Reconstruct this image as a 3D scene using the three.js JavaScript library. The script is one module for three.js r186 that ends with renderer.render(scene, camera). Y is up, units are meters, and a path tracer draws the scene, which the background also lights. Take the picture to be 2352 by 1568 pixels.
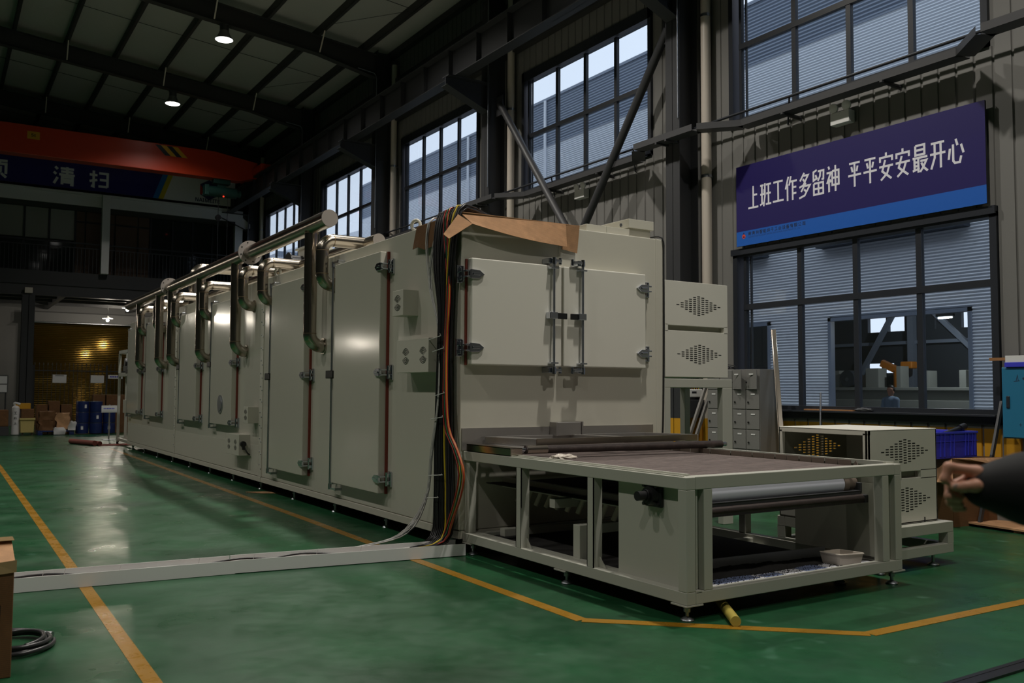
import * as THREE from 'three';
import { mergeGeometries } from 'three/addons/utils/BufferGeometryUtils.js';
import { RoundedBoxGeometry } from 'three/addons/geometries/RoundedBoxGeometry.js';
import { RectAreaLightUniformsLib } from 'three/addons/lights/RectAreaLightUniformsLib.js';
import { MarchingCubes } from 'three/addons/objects/MarchingCubes.js';
import { ImprovedNoise } from 'three/addons/math/ImprovedNoise.js';

// ---------------------------------------------------------------- camera, sky, exposure
const scene = new THREE.Scene();
const renderer = new THREE.WebGLRenderer({ antialias: true });
renderer.toneMapping = THREE.LinearToneMapping;
renderer.toneMappingExposure = 1.0;
renderer.shadowMap.enabled = true;
const camera = new THREE.PerspectiveCamera(2 * Math.atan(784 / 2064.55) * 180 / Math.PI, 1.5, 0.1, 300);
camera.position.set(0, 1.55, 0);
camera.rotation.order = 'YXZ';
camera.rotation.set(0.05506437, -0.57070922, 0.00516745);
camera.focus = 9.5; camera.userData.fStop = 3.6;
scene.add(camera);
// overcast evening sky: one even colour (it is the background and the light that enters the windows)
scene.background = new THREE.Color().setRGB(0.96, 1.02, 1.19);
scene.backgroundIntensity = 1.0;
scene.environmentIntensity = 1.0;
RectAreaLightUniformsLib.init();
const HIGH_BAY = 145, BULB = 7;   // candela of a roof lamp, of a bare bulb under the mezzanine

// ---------------------------------------------------------------- helpers
let seed = 7;
const rnd = () => { seed = (seed * 1664525 + 1013904223) >>> 0; return seed / 4294967296; };
const rr = (a, b) => a + (b - a) * rnd();
const V = (x, y, z) => new THREE.Vector3(x, y, z);
const noise = new ImprovedNoise();
const names = {};
function numbered(n) { const k = names[n] = (names[n] ?? -1) + 1; return k ? n + '_' + String(k).padStart(3, '0') : n; }
const off = new WeakMap();
function thing(name, label, category, p = [0, 0, 0], group) {
  const o = new THREE.Group(); o.name = numbered(name); o.position.set(...p); scene.add(o); off.set(o, p);
  o.userData = { label, category }; if (group) o.userData.group = group;
  return o;
}
function struct(name, p = [0, 0, 0]) {
  const o = new THREE.Group(); o.name = numbered(name); o.position.set(...p); scene.add(o); off.set(o, p);
  o.userData = { kind: 'structure' }; return o;
}
function copyOf(o, p, label, group) {
  const c = o.clone(); c.name = numbered(o.name.replace(/_\d{3}$/, '')); scene.add(c); c.position.set(...p); off.set(c, p);
  c.userData = { ...o.userData }; if (label) c.userData.label = label; if (group) c.userData.group = group;
  return c;
}
// uv in metres, from the plane each face lies nearest to
function metreUV(g) {
  const p = g.attributes.position, n = g.attributes.normal, uv = new Float32Array(p.count * 2);
  for (let i = 0; i < p.count; i++) {
    const ax = Math.abs(n.getX(i)), ay = Math.abs(n.getY(i)), az = Math.abs(n.getZ(i));
    const x = p.getX(i), y = p.getY(i), z = p.getZ(i);
    if (ay >= ax && ay >= az) { uv[2 * i] = x; uv[2 * i + 1] = z; } else if (ax >= az) { uv[2 * i] = z; uv[2 * i + 1] = y; } else { uv[2 * i] = x; uv[2 * i + 1] = y; }
  }
  g.setAttribute('uv', new THREE.BufferAttribute(uv, 2)); return g;
}
function clean(g) {
  g = g.index ? g.toNonIndexed() : g;
  if (!g.attributes.normal) g.computeVertexNormals();
  for (const k of Object.keys(g.attributes)) if (!['position', 'normal', 'uv'].includes(k)) g.deleteAttribute(k);
  if (!g.attributes.uv) g.setAttribute('uv', new THREE.BufferAttribute(new Float32Array(g.attributes.position.count * 2), 2));
  return g;
}
function part(parent, name, geos, m, keepUV = false, label) {
  geos = (Array.isArray(geos) ? geos : [geos]).map(clean);
  let g = geos.length > 1 ? mergeGeometries(geos) : geos[0];
  if (!keepUV) metreUV(g);
  const o = off.get(parent) ?? [0, 0, 0];
  g.translate(-o[0], -o[1], -o[2]);
  const me = new THREE.Mesh(g, m); me.name = name; me.castShadow = me.receiveShadow = true;
  parent.add(me); off.set(me, o);
  if (label) me.userData.label = label;
  return me;
}
// alike pieces that share one geometry, placed by position
function piece(parent, name, g, m, x, y, z, turn = 0) {
  const o = off.get(parent) ?? [0, 0, 0], me = new THREE.Mesh(g, m); me.name = name; me.position.set(x - o[0], y - o[1], z - o[2]); me.rotation.y = turn;
  me.castShadow = me.receiveShadow = true; parent.add(me); return me;
}
function bx(x0, x1, y0, y1, z0, z1, r = 0) {
  const w = Math.abs(x1 - x0), h = Math.abs(y1 - y0), d = Math.abs(z1 - z0);
  const g = r ? new RoundedBoxGeometry(w, h, d, 2, Math.min(r, w / 2.01, h / 2.01, d / 2.01)) : new THREE.BoxGeometry(w, h, d);
  return g.translate((x0 + x1) / 2, (y0 + y1) / 2, (z0 + z1) / 2);
}
const UP = V(0, 1, 0);
function orient(g, p, q) { const d = q.clone().sub(p), L = d.length(); g.applyQuaternion(new THREE.Quaternion().setFromUnitVectors(UP, d.normalize())); g.translate((p.x + q.x) / 2, (p.y + q.y) / 2, (p.z + q.z) / 2); return g; }
function cy(p, q, r, n = 16, r2 = r, open = false) { p = V(...p); q = V(...q); return orient(new THREE.CylinderGeometry(r2, r, p.distanceTo(q), n, 1, open), p, q); }
function beam(p, q, w, h, roll = 0) { p = V(...p); q = V(...q); const g = new THREE.BoxGeometry(w, p.distanceTo(q), h); if (roll) g.rotateY(roll); return orient(g, p, q); }
function tb(pts, r, seg = 40, n = 8, closed = false, tension = 0.5) { return new THREE.TubeGeometry(new THREE.CatmullRomCurve3(pts.map((p) => V(...p)), closed, 'catmullrom', tension), seg, r, n, closed); }
// a polygon thick along one axis; its points are (z, y) for x, (x, z) for y, (x, y) for z
function prism(pts, axis, a, b, bevel = 0, holes = []) {
  const put = ([u, v]) => axis === 'x' ? new THREE.Vector2(-u, v) : axis === 'y' ? new THREE.Vector2(u, -v) : new THREE.Vector2(u, v);
  const s = new THREE.Shape(pts.map(put)); for (const h of holes) s.holes.push(new THREE.Path(h.map(put)));
  const g = new THREE.ExtrudeGeometry(s, { depth: Math.abs(b - a) - 2 * bevel, bevelEnabled: bevel > 0, bevelSize: bevel, bevelThickness: bevel, bevelSegments: 2, bevelOffset: -bevel, curveSegments: 12 });
  g.translate(0, 0, Math.min(a, b) + bevel);
  if (axis === 'x') g.rotateY(Math.PI / 2);
  if (axis === 'y') g.rotateX(-Math.PI / 2);
  return g;
}
const rect = (u0, u1, v0, v1) => [[u0, v0], [u1, v0], [u1, v1], [u0, v1]];
const lathe = (pts, n = 24) => new THREE.LatheGeometry(pts.map((p) => new THREE.Vector2(...p)), n);
// quarter bend of a round pipe from direction a to direction b about corner c
function bend(c, a, b, R, r, n = 16, seg = 10) {
  const pts = []; a = V(...a); b = V(...b); c = V(...c);
  const s = c.clone().sub(a.clone().multiplyScalar(R)), ctr = s.clone().add(b.clone().multiplyScalar(R));
  const curve = new (class extends THREE.Curve { getPoint(t) { const th = t * Math.PI / 2; return ctr.clone().addScaledVector(b, -R * Math.cos(th)).addScaledVector(a, R * Math.sin(th)); } })();
  return new THREE.TubeGeometry(curve, seg, r, n);
}
// ---------------------------------------------------------------- textures
function texture(size, f, srgb, channels = 1) {
  const d = new Uint8Array(size * size * 4);
  for (let y = 0; y < size; y++) for (let x = 0; x < size; x++) {
    const c = f(x / size, y / size), i = 4 * (y * size + x);
    if (typeof c === 'number') d[i] = d[i + 1] = d[i + 2] = Math.max(0, Math.min(255, c * 255)); else for (let k = 0; k < 3; k++) d[i + k] = Math.max(0, Math.min(255, c[k] * 255));
    d[i + 3] = 255;
  }
  const t = new THREE.DataTexture(d, size, size, THREE.RGBAFormat); t.wrapS = t.wrapT = THREE.RepeatWrapping; t.magFilter = THREE.LinearFilter; t.minFilter = THREE.LinearMipmapLinearFilter; t.generateMipmaps = true;
  if (srgb) t.colorSpace = THREE.SRGBColorSpace; t.needsUpdate = true; return t;
}
// noise that repeats over the unit square
function tn(u, v, f, s = 0) {
  const a = noise.noise(u * f, v * f, s), b = noise.noise((u - 1) * f, v * f, s), c = noise.noise(u * f, (v - 1) * f, s), d = noise.noise((u - 1) * f, (v - 1) * f, s);
  return (a * (1 - u) + b * u) * (1 - v) + (c * (1 - u) + d * u) * v;
}
const rep = (t, x, y) => { const c = t.clone(); c.repeat.set(x, y); c.needsUpdate = true; return c; };
const wavy = texture(256, (u, v) => 0.5 + 0.32 * tn(u, v, 4, 1.5) + 0.12 * tn(u, v, 9, 4.5) + 0.03 * tn(u, v, 40, 7.5));
const grain = texture(256, (u, v) => 0.5 + 0.3 * tn(u, v, 12, 2.5) + 0.25 * tn(u, v, 50, 3.5) + 0.2 * tn(u, v, 110, 9.5));
const blotch = texture(512, (u, v) => 0.5 + 0.4 * tn(u, v, 5, 11.5) + 0.25 * tn(u, v, 14, 12.5) + 0.15 * tn(u, v, 45, 13.5));
const floorBump = texture(512, (u, v) => 0.5 + 0.25 * tn(u, v, 6, 21.5) + 0.3 * tn(u, v * 1, 20, 22.5) + 0.12 * tn(u, v, 60, 23.5));
const floorColor = texture(512, (u, v) => { const n = 0.5 * tn(u, v, 5, 31.5) + 0.3 * tn(u, v, 15, 32.5) + 0.15 * tn(u, v, 70, 33.5), s = Math.max(0, tn(u, v, 30, 34.5) - 0.42) * 1.2; const k = 1 + 0.5 * n; return [0.115 * k + s * 0.4, 0.295 * k + s * 0.3, 0.182 * k + s * 0.4]; }, true);
const floorRough = texture(512, (u, v) => 0.34 + 0.14 * tn(u, v, 7, 41.5) + 0.1 * tn(u, v, 30, 42.5));
const cardTex = texture(256, (u, v) => { const k = 1 + 0.12 * tn(u, v, 8, 51.5) + 0.05 * Math.sin(v * 2 * Math.PI * 48) + 0.06 * tn(u, v, 60, 52.5); return [0.72 * k, 0.55 * k, 0.4 * k]; }, true);
const dustTex = texture(256, (u, v) => { const n = 0.5 + 0.5 * tn(u, v, 6, 61.5) + 0.35 * tn(u, v * 1, 24, 62.5), k = 0.8 + 0.4 * n; return [0.4 * k, 0.355 * k, 0.34 * k]; }, true);
// ---------------------------------------------------------------- materials
const lin = (r, g, b) => new THREE.Color().setRGB(r, g, b);
const M = {};
function mat(name, color, o = {}) { const { phys, ...rest } = o; const m = phys ? new THREE.MeshPhysicalMaterial({ color, ...rest }) : new THREE.MeshStandardMaterial({ color, roughness: 0.6, ...rest }); m.name = name; return M[name] = m; }
mat('paint', lin(0.56, 0.54, 0.46), { roughness: 0.13, bumpMap: rep(wavy, 0.7, 0.7), bumpScale: 0.0022 });
mat('paintFlat', lin(0.56, 0.54, 0.46), { roughness: 0.38 });
mat('framePaint', lin(0.46, 0.46, 0.4), { roughness: 0.42 });
mat('cabinetPaint', lin(0.66, 0.645, 0.57), { roughness: 0.5 });
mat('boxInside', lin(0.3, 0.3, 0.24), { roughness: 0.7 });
mat('steel', lin(0.45, 0.4, 0.34), { roughness: 0.22, metalness: 1 });
mat('brushed', lin(0.42, 0.4, 0.38), { roughness: 0.36, metalness: 0.75 });
mat('weld', lin(0.3, 0.22, 0.14), { roughness: 0.5, metalness: 1 });
mat('cap', lin(0.4, 0.36, 0.33), { roughness: 0.5, metalness: 0.6 });
mat('chrome', lin(0.62, 0.65, 0.72), { roughness: 0.16, metalness: 1 });
mat('zinc', lin(0.42, 0.44, 0.48), { roughness: 0.35, metalness: 1 });
mat('blackPlastic', lin(0.012, 0.012, 0.013), { roughness: 0.4 });
mat('blackIron', lin(0.02, 0.02, 0.022), { roughness: 0.32, metalness: 0.3 });
mat('seal', lin(0.2, 0.035, 0.02), { roughness: 0.6 });
mat('darkHole', lin(0.01, 0.01, 0.01), { roughness: 0.9 });
mat('darkSteel', lin(0.03, 0.031, 0.034), { roughness: 0.55 });
mat('trayGrey', lin(0.045, 0.045, 0.048), { roughness: 0.5 });
mat('windowFrame', lin(0.02, 0.023, 0.03), { roughness: 0.4 });
mat('wallWhite', lin(0.18, 0.176, 0.165), { roughness: 0.55 });
mat('wallBack', lin(0.1, 0.1, 0.1), { roughness: 0.8 });
mat('wallYellow', lin(0.55, 0.27, 0.012), { roughness: 0.5 });
mat('roofLining', lin(0.42, 0.42, 0.39), { roughness: 0.85, bumpMap: rep(blotch, 0.5, 0.5), bumpScale: 0.01 });
mat('purlin', lin(0.035, 0.034, 0.034), { roughness: 0.6 });
mat('pipeWhite', lin(0.55, 0.49, 0.42), { roughness: 0.4 });
mat('floor', lin(1, 1, 1), { roughness: 1, map: rep(floorColor, 0.23, 0.23), roughnessMap: rep(floorRough, 0.31, 0.31), bumpMap: rep(floorBump, 0.45, 0.45), bumpScale: 0.0035 });
mat('yellowLine', lin(0.3, 0.15, 0.012), { roughness: 0.6, roughnessMap: rep(blotch, 0.9, 0.9) });
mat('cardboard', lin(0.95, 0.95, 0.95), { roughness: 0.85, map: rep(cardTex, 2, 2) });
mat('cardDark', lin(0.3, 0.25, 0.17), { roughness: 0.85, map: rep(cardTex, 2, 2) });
mat('belt', lin(1, 1, 1), { roughness: 0.8, map: rep(dustTex, 0.8, 2.2), bumpMap: rep(grain, 3, 3), bumpScale: 0.004 });
mat('guardBrown', lin(0.16, 0.125, 0.1), { roughness: 0.6 });
mat('dustyRoll', lin(0.3, 0.26, 0.25), { roughness: 0.65, bumpMap: rep(grain, 2, 2), bumpScale: 0.003, map: rep(dustTex, 2, 2) });
mat('rollPlastic', lin(0.62, 0.63, 0.72), { roughness: 0.35 });
mat('soot', lin(0.012, 0.011, 0.01), { roughness: 0.95 });
mat('panWhite', lin(0.6, 0.6, 0.64), { roughness: 0.6 });
mat('blueFilm', lin(0.16, 0.2, 0.34), { roughness: 0.4 });
mat('sign', lin(0.7, 0.7, 0.7), { roughness: 0.6 });
mat('white', lin(0.7, 0.7, 0.68), { roughness: 0.6 });
mat('glass', lin(0.9, 0.95, 0.97), { phys: true, roughness: 0.02, transmission: 1, thickness: 0, ior: 1.5 });
mat('outCladding', lin(0.82, 0.85, 0.9), { roughness: 0.5 });
mat('outParapet', lin(0.22, 0.26, 0.33), { roughness: 0.5 });
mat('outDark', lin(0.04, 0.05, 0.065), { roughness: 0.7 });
mat('outGround', lin(0.14, 0.14, 0.15), { roughness: 0.9 });
mat('orange', lin(0.5, 0.04, 0.008), { roughness: 0.35 });
mat('banner', lin(1, 1, 1), { roughness: 0.5 });
// ================================================================ the hall: floor, walls, roof
const XW = 11.13, ZB = -42.6, XL = -15, ZF = 9;
{
  const f = struct('floor');
  part(f, 'floor_slab', bx(XL, XW + 0.2, -0.2, 0, ZB - 0.2, ZF), M.floor);
  // painted lines (2 mm of paint)
  const line = (pts, w) => { const out = []; for (let i = 0; i + 1 < pts.length; i++) { const [x0, z0] = pts[i], [x1, z1] = pts[i + 1], d = Math.hypot(x1 - x0, z1 - z0), nx = -(z1 - z0) / d * w / 2, nz = (x1 - x0) / d * w / 2; out.push(prism([[x0 + nx, z0 + nz], [x1 + nx, z1 + nz], [x1 - nx, z1 - nz], [x0 - nx, z0 - nz]], 'y', 0, 0.002 + i * 0.0003)); } return out; };
  part(f, 'yellow_line', line([[1.0, -2], [1.06, -8.7], [1.146, -20.4], [1.2, -33]], 0.09), M.yellowLine);
  part(f, 'yellow_line', line([[3.93, -25.4], [3.815, -10.4], [3.77, -7.55], [3.755, -4.95], [5.12, -3.7], [7.4, -3.64], [10.3, -3.5]], 0.1), M.yellowLine);
  // steel angle edging of the trench in the foreground
  part(f, 'channel_edging', [beam([4.3, 0.012, -2.84], [5.9, 0.012, -2.85], 0.008, 0.03), bx(4.3, 5.9, 0, 0.014, -2.83, -2.76)], M.blackIron);
}
// walls: solid cores with openings; the hall side carries ribbed sheets
function coreX(y0, y1, z0, z1) { return bx(XW + 0.02, XW + 0.17, y0, y1, z0, z1); }
// upper windows [z left, z right], their frames from y 5.95 to 8.8; one large window below the first
const UPPER = [[-10.56, -6.15], [-16.92, -12.52], [-23.25, -18.87], [-29.63, -25.2], [-35.9, -31.5]], UY = [5.95, 8.8], LOW = [-10.5, -6.1], LY = [1.16, 3.83];
const holeSpans = (z) => { const h = []; if (z > LOW[0] && z < LOW[1]) h.push(LY); for (const [a, b] of UPPER) if (z > a && z < b) h.push(UY); return h; };
{
  const w = struct('wall_right');
  const cuts = [...new Set([ZB - 0.2, ZF, ...UPPER.flat(), ...LOW])].sort((a, b) => a - b), core = [];
  for (let i = 0; i + 1 < cuts.length; i++) { const z0 = cuts[i], z1 = cuts[i + 1]; let y = 0; for (const [a, b] of holeSpans((z0 + z1) / 2)) { core.push(coreX(y, a, z0, z1)); y = b; } core.push(coreX(y, 12.2, z0, z1)); }
  part(w, 'wall_core', core, M.wallWhite);
  // profiled sheets: near ones piece by piece, the far ones joined
  const P = 0.245, far = [], farY = [], variants = new Map();
  for (let k = 0; k * P < 41; k++) {
    const z1 = -1.2 - k * P, z0 = z1 - P, segs = []; let y = 1.11, zm = (z0 + z1) / 2;
    for (const [a, b] of [...holeSpans(zm)]) { if (a > y) segs.push([y, a]); y = b; } segs.push([y, 12]);
    const near = z1 < -4.4 && z1 > -18.2;
    const strip = (a, b, m, yellow) => {
      if (!near) return (yellow ? farY : far).push(prism([[-P / 2, 0], [P / 2 - 0.022, 0], [P / 2 - 0.03, -0.02], [-P / 2 + 0.008, -0.02]].map(([z, x]) => [x, z]), 'y', a, b).translate(XW + 0.021, 0, zm));
      const key = a.toFixed(3) + b.toFixed(3);
      if (!variants.has(key)) variants.set(key, metreUV(clean(prism([[-P / 2, 0], [P / 2 - 0.022, 0], [P / 2 - 0.03, -0.02], [-P / 2 + 0.008, -0.02]].map(([z, x]) => [x, z]), 'y', a, b))));
      piece(w, 'wall_panel', variants.get(key), m, XW + 0.021, 0, zm);
    };
    strip(0, 1.11, M.wallYellow, true);
    for (const [a, b] of segs) strip(a, b, M.wallWhite);
  }
  part(w, 'far_wall_panels', far, M.wallWhite).userData.kind = 'stuff';
  part(w, 'far_yellow_panels', farY, M.wallYellow).userData.kind = 'stuff';
  // horizontal rails high on the wall
  for (const y of [9.35, 10.4, 11.3]) part(w, 'wall_rail', bx(XW - 0.17, XW, y, y + 0.18, ZB, ZF), M.purlin);
}
part(struct('wall_left'), 'wall_core', bx(XL - 0.2, XL, 0, 14, ZB - 0.2, ZF), M.wallBack);
part(struct('wall_front'), 'wall_core', bx(XL - 0.2, XW + 0.2, 0, 14, ZF, ZF + 0.2), M.wallBack);
part(struct('wall_back'), 'wall_core', bx(XL - 0.2, XW + 0.2, 0, 14, ZB - 0.2, ZB), M.wallBack);

let windows = 0;
function makeWindow(z0, z1, y0, y1, ym, label, openable) {
  const w = struct('window_' + ++windows, [XW, (y0 + y1) / 2, (z0 + z1) / 2]);
  const x0 = XW - 0.04, x1 = XW + 0.16, o = 0.09;
  part(w, 'window_frame', [bx(x0, x1, y0, y1, z0, z0 + o), bx(x0, x1, y0, y1, z1 - o, z1), bx(x0, x1, y1 - (openable ? 0.06 : 0.22), y1, z0, z1), bx(x0, x1, y0, y0 + o, z0, z1)], M.windowFrame);
  const ze = z0 + 0.33, zf = z1 - 0.09, g0 = y0 + (openable ? 0.19 : 0.12), g1 = y1 - (openable ? 0.06 : 0.24), xg = XW + 0.02;
  part(w, 'side_light', [bx(xg - 0.02, xg + 0.05, y0, y1, z0 + 0.2, z0 + 0.25), bx(xg + 0.02, xg + 0.05, y0, y1, z0 + 0.3, ze)], M.windowFrame);
  part(w, 'window_sill', bx(x0 - 0.02, x1 - 0.06, y0 + 0.03, g0, z0, z1), M.windowFrame);
  const n = 4, dz = (zf - ze) / n;
  for (let i = 1; i < n; i++) part(w, 'mullion', bx(xg - 0.02, xg + 0.05, g0, g1, ze + i * dz - 0.04, ze + i * dz + 0.04), M.windowFrame);
  part(w, 'transom', bx(xg - 0.03, xg + 0.05, ym - 0.045, ym + 0.045, z0 + 0.2, zf), M.windowFrame);
  for (let i = 0; i < n; i++) for (const [a, b] of [[g0, ym - 0.045], [ym + 0.045, g1]]) part(w, 'pane', bx(xg + 0.01, xg + 0.016, a, b, ze + i * dz + (i ? 0.04 : 0), ze + (i + 1) * dz - (i < n - 1 ? 0.04 : 0)), M.glass);
  part(w, 'pane', bx(xg + 0.01, xg + 0.016, g0, g1, z0 + 0.25, z0 + 0.3), M.glass);
  return w;
}
for (const [a, b] of UPPER) makeWindow(a, b, UY[0], UY[1], 7.3);
{ const w = makeWindow(LOW[0], LOW[1], LY[0], LY[1], 2.94, '', true);
  part(w, 'window_hood', bx(XW - 0.07, XW + 0.02, 3.8, 3.9, LOW[0] - 0.02, LOW[1]), M.windowFrame); }

// roof: rises to the left; lining, purlins along the hall, rafters across it
const roofY = (x) => 11.5 + (10.9 - x) * 0.097;   // underside of the lining above x
const purlinX = [10.15, 8.75, 7.3, 5.85, 4.45, 3.05, 1.65, 0.25, -1.15];
{
  const c = struct('ceiling');
  const RX = -2.2, slab = (x0, x1, y0, y1) => prism([[x0, y0], [x1, y1], [x1, y1 + 0.15], [x0, y0 + 0.15]], 'z', ZB, ZF);
  part(c, 'roof_lining', slab(RX, XW + 0.2, roofY(RX), roofY(XW + 0.2)), M.roofLining);
  part(c, 'roof_lining', slab(XL - 0.2, RX, roofY(RX) - 1.25, roofY(RX)), M.roofLining);
  for (const x of purlinX) part(c, 'purlin', [bx(x - 0.035, x + 0.035, roofY(x) - 0.24, roofY(x) + 0.01, ZB, ZF), bx(x - 0.035, x + 0.05, roofY(x) - 0.245, roofY(x) - 0.225, ZB, ZF)], M.purlin);
  for (let k = 0; k < 7; k++) {
    const z = -5.05 - 6.25 * k + 0, bot = (x) => roofY(x) - 0.24 - 0.5, t = 0.24;
    // I-section rafter with a haunch towards the column
    const web = prism([[RX, roofY(RX) - t], [10.5, roofY(10.5) - t], [10.5, 10.62], [8.7, bot(8.7)], [RX, bot(RX)]], 'z', z - 0.008, z + 0.008);
    const bf = prism([[RX, bot(RX)], [8.7, bot(8.7)], [10.5, 10.62], [10.5, 10.6], [8.7, bot(8.7) - 0.018], [RX, bot(RX) - 0.018]], 'z', z - 0.11, z + 0.11);
    const tf = prism([[RX, roofY(RX) - t], [10.5, roofY(10.5) - t], [10.5, roofY(10.5) - t - 0.016], [RX, roofY(RX) - t - 0.016]], 'z', z - 0.11, z + 0.11);
    part(c, 'rafter', [web, bf, tf], M.purlin);
    part(c, 'rafter', [prism([[RX, roofY(RX) - t], [XL, roofY(RX) - t - 1.2], [XL, bot(RX) - 1.2], [RX, bot(RX)]], 'z', z - 0.008, z + 0.008), prism([[RX, bot(RX)], [XL, bot(RX) - 1.2], [XL, bot(RX) - 1.22], [RX, bot(RX) - 0.018]], 'z', z - 0.11, z + 0.11)], M.purlin);
    // pale fly braces from the rafter to the purlins
    if (k < 6) for (const x of [8.75, 5.85, 3.05, 0.25]) part(c, 'fly_brace', beam([x + 0.02, bot(x) + 0.02, z + 0.1], [x, roofY(x) - 0.12, z + 0.62], 0.035, 0.012), M.pipeWhite);
    if (k > 0) part(c, 'sag_rod', [cy([RX, roofY(RX) - 0.06, z + 3.0], [10.15, roofY(10.15) - 0.06, z + 3.0], 0.008, 6), ...(k > 1 ? [cy([8.75, roofY(8.75) - 0.12, z + 0.6], [10.15, roofY(10.15) - 0.12, z + 3.0], 0.006, 6)] : [])], M.purlin);
  }
}
// columns
const COLZ = [-5.05, -11.3, -17.55, -23.8, -30.05, -36.3];
{
  const ord = ['near steel column at the right end of the blue slogan banner', 'dark steel column between the slogan banner and the braced window', 'dark steel column left of the braced window, diagonal brace on its flank', 'third steel column from the banner, partly hidden behind the machine top', 'dark steel column above the capped end of the exhaust pipe', 'far steel column beside the gallery, under the orange crane end'];
  COLZ.forEach((z, k) => {
    const zf = z + 0.17, x0 = 10.5, x1 = 10.93, y1 = 11.4;
    const c = thing('steel_column', ord[k], 'column', [10.7, 0, z], 'steel columns along the window wall');
    const sect = (a, b) => [bx(x0, x0 + 0.016, a, b, z - 0.17, zf), bx(x1 - 0.016, x1, a, b, z - 0.17, zf), bx(x0, x1, a, b, z - 0.006, z + 0.006)];
    part(c, 'column_shaft', sect(1.11, y1), M.darkSteel);
    part(c, 'yellow_foot', sect(0, 1.11), M.wallYellow, false, 'yellow painted foot of the column');
    part(c, 'base_plate', bx(x0 - 0.08, x1 + 0.03, 0, 0.03, z - 0.22, zf + 0.05), M.darkSteel);
    part(c, 'corbel', [prism([[x0, 8.62], [9.45, 8.62], [9.45, 8.4], [x0, 7.98]], 'z', z - 0.012, z + 0.012), bx(9.45, x0, 8.6, 8.63, z - 0.15, z + 0.15), beam([9.42, 8.4, z], [x0, 7.96, z], 0.016, 0.28)], M.darkSteel);
    if (k) part(c, 'conduit', tb([[x0 - 0.02, 6.2, zf - 0.02], [x0 - 0.02, 9, zf - 0.02], [x0 - 0.02, 10.55, zf - 0.02], [x0 - 0.08, 10.7, zf - 0.02], [x0 - 0.6, 10.76, zf - 0.02]], 0.013, 60, 6, false, 0.1), M.zinc);
  });
}
// crane runway beam on the corbels
{
  const t = thing('crane_runway_beam', 'long dark runway beam with stiffeners running along the window wall', 'beam', [9.75, 8.63, -20]);
  const x = 9.75;
  part(t, 'beam', [bx(x - 0.14, x + 0.14, 8.63, 8.65, ZB + 6, ZF), bx(x - 0.17, x + 0.17, 9.31, 9.335, ZB + 6, ZF), bx(x - 0.006, x + 0.006, 8.63, 9.33, ZB + 6, ZF)], M.darkSteel);
  const g = clean(bx(-0.12, 0.12, -0.33, 0.33, -0.006, 0.006)); for (let z = -4; z > -36; z -= 1.25) piece(t, 'stiffener', g, M.darkSteel, x, 8.98, z);
  part(t, 'rail', bx(x - 0.03, x + 0.03, 9.335, 9.43, ZB + 6, ZF), M.darkSteel);
}
// ================================================================ the long ivory drying machine
const XM = 4.265, XR = 6.895, ZM = -7.56, ZE = -25.1, YT = 3.265;
const oven = thing('drying_machine', 'long ivory industrial drying machine with side doors and steel exhaust pipes', 'machine', [5.58, 0, -16.3]);
{
  const mods = [[-13.755, ZM, 'front'], [-19.635, -13.775, 'middle'], [ZE, -19.655, 'rear']];
  for (const [a, b] of mods) {
    const body = part(oven, 'housing', bx(XM, XR, 0.215, YT, a, b, 0.012), M.paint);
    part(body, 'base_rail', bx(XM - 0.006, XR + 0.006, 0.135, 0.212, a, b, 0.006), M.paintFlat);
    // screwed joint strip at the module's end
    if (b !== ZM) {
      part(body, 'joint_strip', bx(XM - 0.008, XM, 0.22, YT - 0.02, b - 0.1, b + 0.005), M.paintFlat);
      part(body, 'joint_strip', bx(XM - 0.012, XM, 0.22, YT - 0.02, b + 0.015, b + 0.06), M.paintFlat);
      const g = []; for (let y = 0.35; y < 3.2; y += 0.2) g.push(new THREE.SphereGeometry(0.012, 6, 4).translate(XM - 0.012, y + rr(-0.02, 0.02), b + 0.038), new THREE.SphereGeometry(0.012, 6, 4).translate(XM - 0.008, y + 0.05, b - 0.05));
      part(body, 'bolts', g, M.zinc);
      part(body, 'lower_panel', bx(XM - 0.004, XM, 0.225, 0.69, a + 0.03, b - 0.12), M.paintFlat);
    }
  }
  for (let z = -7.9; z > -25; z -= 1.55) for (const x of [XM + 0.12, XR - 0.15]) part(oven, 'levelling_foot', [cy([x, 0.02, z], [x, 0.135, z], 0.018, 10), cy([x, 0, z], [x, 0.02, z], 0.05, 14, 0.035), cy([x, 0.07, z], [x, 0.09, z], 0.032, 6)], M.zinc);
  part(oven, 'under_beam', [bx(XM + 0.25, XM + 0.37, 0.06, 0.135, ZE, ZM - 0.4), bx(XR - 0.4, XR - 0.28, 0.06, 0.135, ZE, ZM - 0.4)], M.darkSteel);
}
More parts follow.
